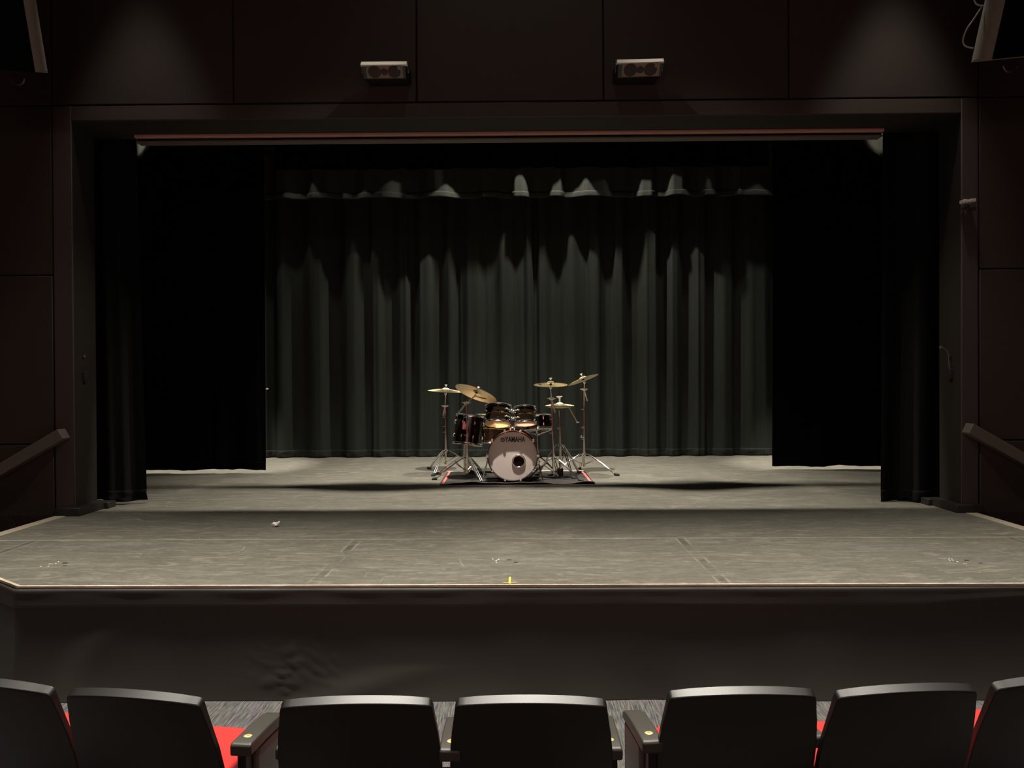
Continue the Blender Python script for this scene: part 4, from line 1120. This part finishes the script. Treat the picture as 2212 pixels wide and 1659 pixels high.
# small things on the stage --------------------------------------------------
pp = fp(595, 1138)
r_ = random.Random(3); mb = MB(); bmesh.ops.create_icosphere(mb.bm, subdivisions=2, radius=0.022)
for v in mb.bm.verts:
    v.co *= 1 + r_.uniform(-.4, .3); v.co.x *= 1.5; v.co.z = v.co.z * 0.8 + max(0, v.co.x) * .5 + 0.018; v.co += pp
zmin = min(v.co.z for v in mb.bm.verts)
for v in mb.bm.verts: v.co.z += SZ + 0.001 - zmin
tag(mb.build('paper_scrap', M_PAPER, angle=10), 'crumpled white paper scrap lying on the stage floor', 'paper')
yc = onz(1101.3, 1253.5, SZ)
tag(MB().box((yc.x, 4.566, SZ + .0036), (0.013, 0.15, 0.0016)).box((yc.x, 4.515, SZ + .0032), (0.078, 0.012, 0.0016)).build('tape_mark', M_YELLOW), 'yellow tape cross at the front edge of the stage', 'tape')
for i, (px, py, lab) in enumerate(((1100, 1209.5, 'small dark slots cut in the stage floor at the centre front'), (140, 1216.5, 'small dark slots cut in the stage floor at the left'), (2088, 1210.5, 'small dark slots cut in the stage floor at the right'))):
    p = onz(px, py, SZ)
    root = thing('floor_slot', lab, 'floor slot', (p.x, p.y, SZ))
    MB().box((p.x, p.y, SZ + .0008), (0.030, 0.016, .0016)).build('slot', M_INK, root)
    MB().box((p.x + .045, p.y - .075, SZ + .0008), (0.028, 0.010, .0016)).build('slot', M_INK, root)
    mb = MB(); rr = random.Random(i)
    for k in range(9): mb.box((p.x - .05 - rr.uniform(0, .07), p.y + rr.uniform(-.09, .05), SZ + .0008), (rr.uniform(.004, .010), rr.uniform(.006, .016), .0016))
    mb.build('paint_chips', M_PAPER, root)

# pale tag at the edge of the left leg curtain
p = at(577, 840, 9.90)
tag(MB().box(p, (0.030, 0.010, 0.022), Matrix.Rotation(rad(-20), 3, 'Y')).build('cloth_tag', M_PAPER, bevel=.003), 'tiny white tag at the inner edge of the left leg curtain', 'tag')

# ------------------------------------------------------------------ the front row of seats
def seat_meshes():
    out = {}
    # back shell: outline changes with height, rounded top corners, gentle wrap
    rows = [(0.30, 0.222), (0.38, 0.250), (0.46, 0.264), (0.54, 0.270), (0.62, 0.267), (0.70, 0.259), (0.76, 0.250), (0.785, 0.247), (0.800, 0.244), (0.808, 0.239), (0.812, 0.231)]
    def yc(z): return (0.82 - z) * 0.30 + 0.05 * max(0, 0.52 - z)
    def shell(scale, z_lo, z_hi, yoff, thick, crown):
        mb = MB(); nu = 22; fr, bk = [], []
        use = [(z, w) for z, w in rows if z_lo <= z <= z_hi]
        for z, w in use:
            ra, rb = [], []
            for j in range(nu + 1):
                u = -1 + 2 * j / nu; x = u * w * scale
                zz = z - 0.016 - crown * u * u * max(0, (z - 0.6) / 0.22)
                y = yc(z) + 0.022 * u * u + yoff
                ra.append(mb.bm.verts.new((x, y, zz)))
                rb.append(mb.bm.verts.new((x, y + thick * (1 - 0.25 * u ** 4), zz + thick * 0.50 * max(0, (z - 0.70) / 0.11))))
            fr.append(ra); bk.append(rb)
        n = len(use)
        for S, fl in ((fr, 0), (bk, 1)):
            for i in range(n - 1):
                for j in range(nu):
                    f = (S[i][j], S[i][j + 1], S[i + 1][j + 1], S[i + 1][j]); mb.bm.faces.new(f[::-1] if fl else f)
        for j in range(nu):
            mb.bm.faces.new((fr[0][j + 1], fr[0][j], bk[0][j], bk[0][j + 1])); mb.bm.faces.new((fr[-1][j], fr[-1][j + 1], bk[-1][j + 1], bk[-1][j]))
        for i in range(n - 1):
            mb.bm.faces.new((fr[i][0], fr[i + 1][0], bk[i + 1][0], bk[i][0])); mb.bm.faces.new((fr[i + 1][-1], fr[i][-1], bk[i][-1], bk[i + 1][-1]))
        return mb
    out['back_shell'] = (shell(1.03, 0.30, 0.83, 0.0, 0.034, 0.018), M_CHAIR, 0.013)
    out['back_cushion'] = (shell(0.80, 0.37, 0.765, 0.030, 0.026, 0.012), M_SEAT, 0.012)
    M = Matrix.Translation((0, 0.14, 0.395)) @ Matrix.Rotation(rad(4), 4, 'X')
    def pad(hw, y0, y1, z0, z1, rx):
        mb = MB(); n = 12
        poly = [(-hw, y0), (hw, y0)] + [(hw - rx + rx * math.cos(a), y1 - rx * 1.2 + rx * 1.2 * math.sin(a)) for a in [math.pi / 2 * k / n for k in range(n + 1)]] \
            + [(-hw + rx - rx * math.sin(a), y1 - rx * 1.2 + rx * 1.2 * math.cos(a)) for a in [math.pi / 2 * k / n for k in range(n + 1)]]
        mb.prism([M @ Vector((x, y, z0)) for x, y in poly], (M.to_3x3() @ Vector((0, 0, z1 - z0)))); return mb
    out['seat_cushion'] = (pad(0.232, 0.0, 0.385, -0.02, 0.055, 0.10), M_SEAT, 0.016)
    out['seat_pan'] = (pad(0.240, -0.005, 0.398, -0.045, 0.012, 0.105), M_PIPE, 0.008)
    out['pedestal'] = (MB().box((0, 0.16, 0.215), (0.30, 0.05, 0.43)).box((0, 0.20, 0.012), (0.34, 0.16, 0.024)), M_BLACKPL, 0.006)
    return out
def make_seat(label, loc, yaw):
    t = thing('theatre_seat', label, 'seat', loc, yaw, 'front row of theatre seats')
    for nme, (mb, m, bv) in seat_meshes().items():
        mb.build(nme, m, t, local=True, bevel=bv, seg=3, angle=50)
    return t
SEATS = [('black backed theatre seat cut off by the left edge of the photo', (-1.885, 2.665), -12),
         ('black backed theatre seat left of the left grey end panel', (-1.325, 2.560), -9),
         ('black backed theatre seat in the middle of the row, left of the centre armrest', (-0.547, 2.508), 2.0),
         ('black backed theatre seat in the middle of the row, right of the centre armrest', (0.031, 2.512), -0.8),
         ('black backed theatre seat right of the right grey end panel', (0.752, 2.580), 1.5),
         ('black backed theatre seat second from the right edge of the photo', (1.322, 2.600), 5.9),
         ('black backed theatre seat cut off by the right edge of the photo', (1.895, 2.690), 11)]
s0 = make_seat(SEATS[0][0], (SEATS[0][1][0], SEATS[0][1][1], 0), rad(SEATS[0][2]))
def dup(root, label, loc, yaw):
    r = root.copy(); COL.objects.link(r); r.location = loc; r.rotation_euler = (0, 0, yaw); r['label'] = label
    for ch in list(root.children):
        c = ch.copy(); COL.objects.link(c); c.parent = r
        for g in ch.children:
            d = g.copy(); COL.objects.link(d); d.parent = c
    return r
for lab, (x, y), a in SEATS[1:]:
    dup(s0, lab, (x, y, 0), rad(a))

def arm_parts(t, panel):
    hw = 0.0375
    prof = [(0.085, 0.602), (0.10, 0.608), (0.26, 0.600), (0.36, 0.590), (0.405, 0.578), (0.425, 0.564), (0.425, 0.540), (0.34, 0.548), (0.22, 0.558), (0.085, 0.564)]
    a = MB().prism([(-hw, y, z) for y, z in prof], (2 * hw, 0, 0)).build('armrest', M_ARM, t, local=True, bevel=0.007, seg=3)
    M = Matrix.Translation((0, 0.150, 0.6060)) @ Matrix.Rotation(rad(-2.9), 4, 'X')
    d = MB().lathe([(0, .0016), (.0130, .0016), (.0145, .0006), (.0145, -.004)], M, 32).build('number_plate', M_DISC, a, local=True)
    k = MB()
    for s in (-1, 1): k.box(M @ Vector((s * .0019, 0.0004, .0019)), (.0010, .0050, .0006), Matrix.Rotation(s * -0.6, 3, 'Z'))
    k.build('stamped_mark', M_INK, d, local=True)
    if panel:
        s = panel
        pts = [(0.17, 0.02), (0.17, 0.556), (0.30, 0.550), (0.415, 0.535), (0.415, 0.02)]
        MB().prism([(0.010 * s - 0.022, y, z) for y, z in pts], (0.044, 0, 0)).build('end_panel', M_ENDP, t, local=True, bevel=0.010, seg=3)
        MB().box((0, 0.13, 0.30), (0.03, 0.07, 0.53)).build('post', M_BLACKPL, t, local=True, bevel=.004)
    else:
        MB().box((0.012, 0.22, 0.30), (0.034, 0.10, 0.51)).build('post', M_BLACKPL, t, local=True, bevel=.004)
        MB().tube([(-.03, .13, .515), (.0, .13, .515)], 0.010, 10).box((-.012, .14, .49), (.02, .03, .012)).build('hinge', M_STEEL, t, local=True)
    MB().box((0, 0.24, 0.012), (0.07, 0.34, 0.024)).build('foot', M_BLACKPL, t, local=True, bevel=.004)
def arm(label, x, y, yaw, panel=0):
    t = thing('seat_armrest', label, 'armrest', (x, y, 0), rad(yaw), 'armrests of the front row')
    arm_parts(t, panel); return t
arm('armrest with a brass disc over a grey end panel, left of the middle seats', -0.975, 2.545, -3.5, 1)
arm('armrest half hidden behind the left edge of the left middle seat', -0.803, 2.52, 1.0)
arm('armrest with a brass disc between the two middle seats', -0.243, 2.505, 0.5)
arm('armrest with a brass disc at the right edge of the right middle seat', 0.305, 2.515, -0.5)
arm('armrest with a brass disc over a grey end panel, right of the middle seats', 0.462, 2.565, 4.5, -1)
arm('armrest mostly hidden between the two seats at the right', 1.032, 2.60, 3.5)
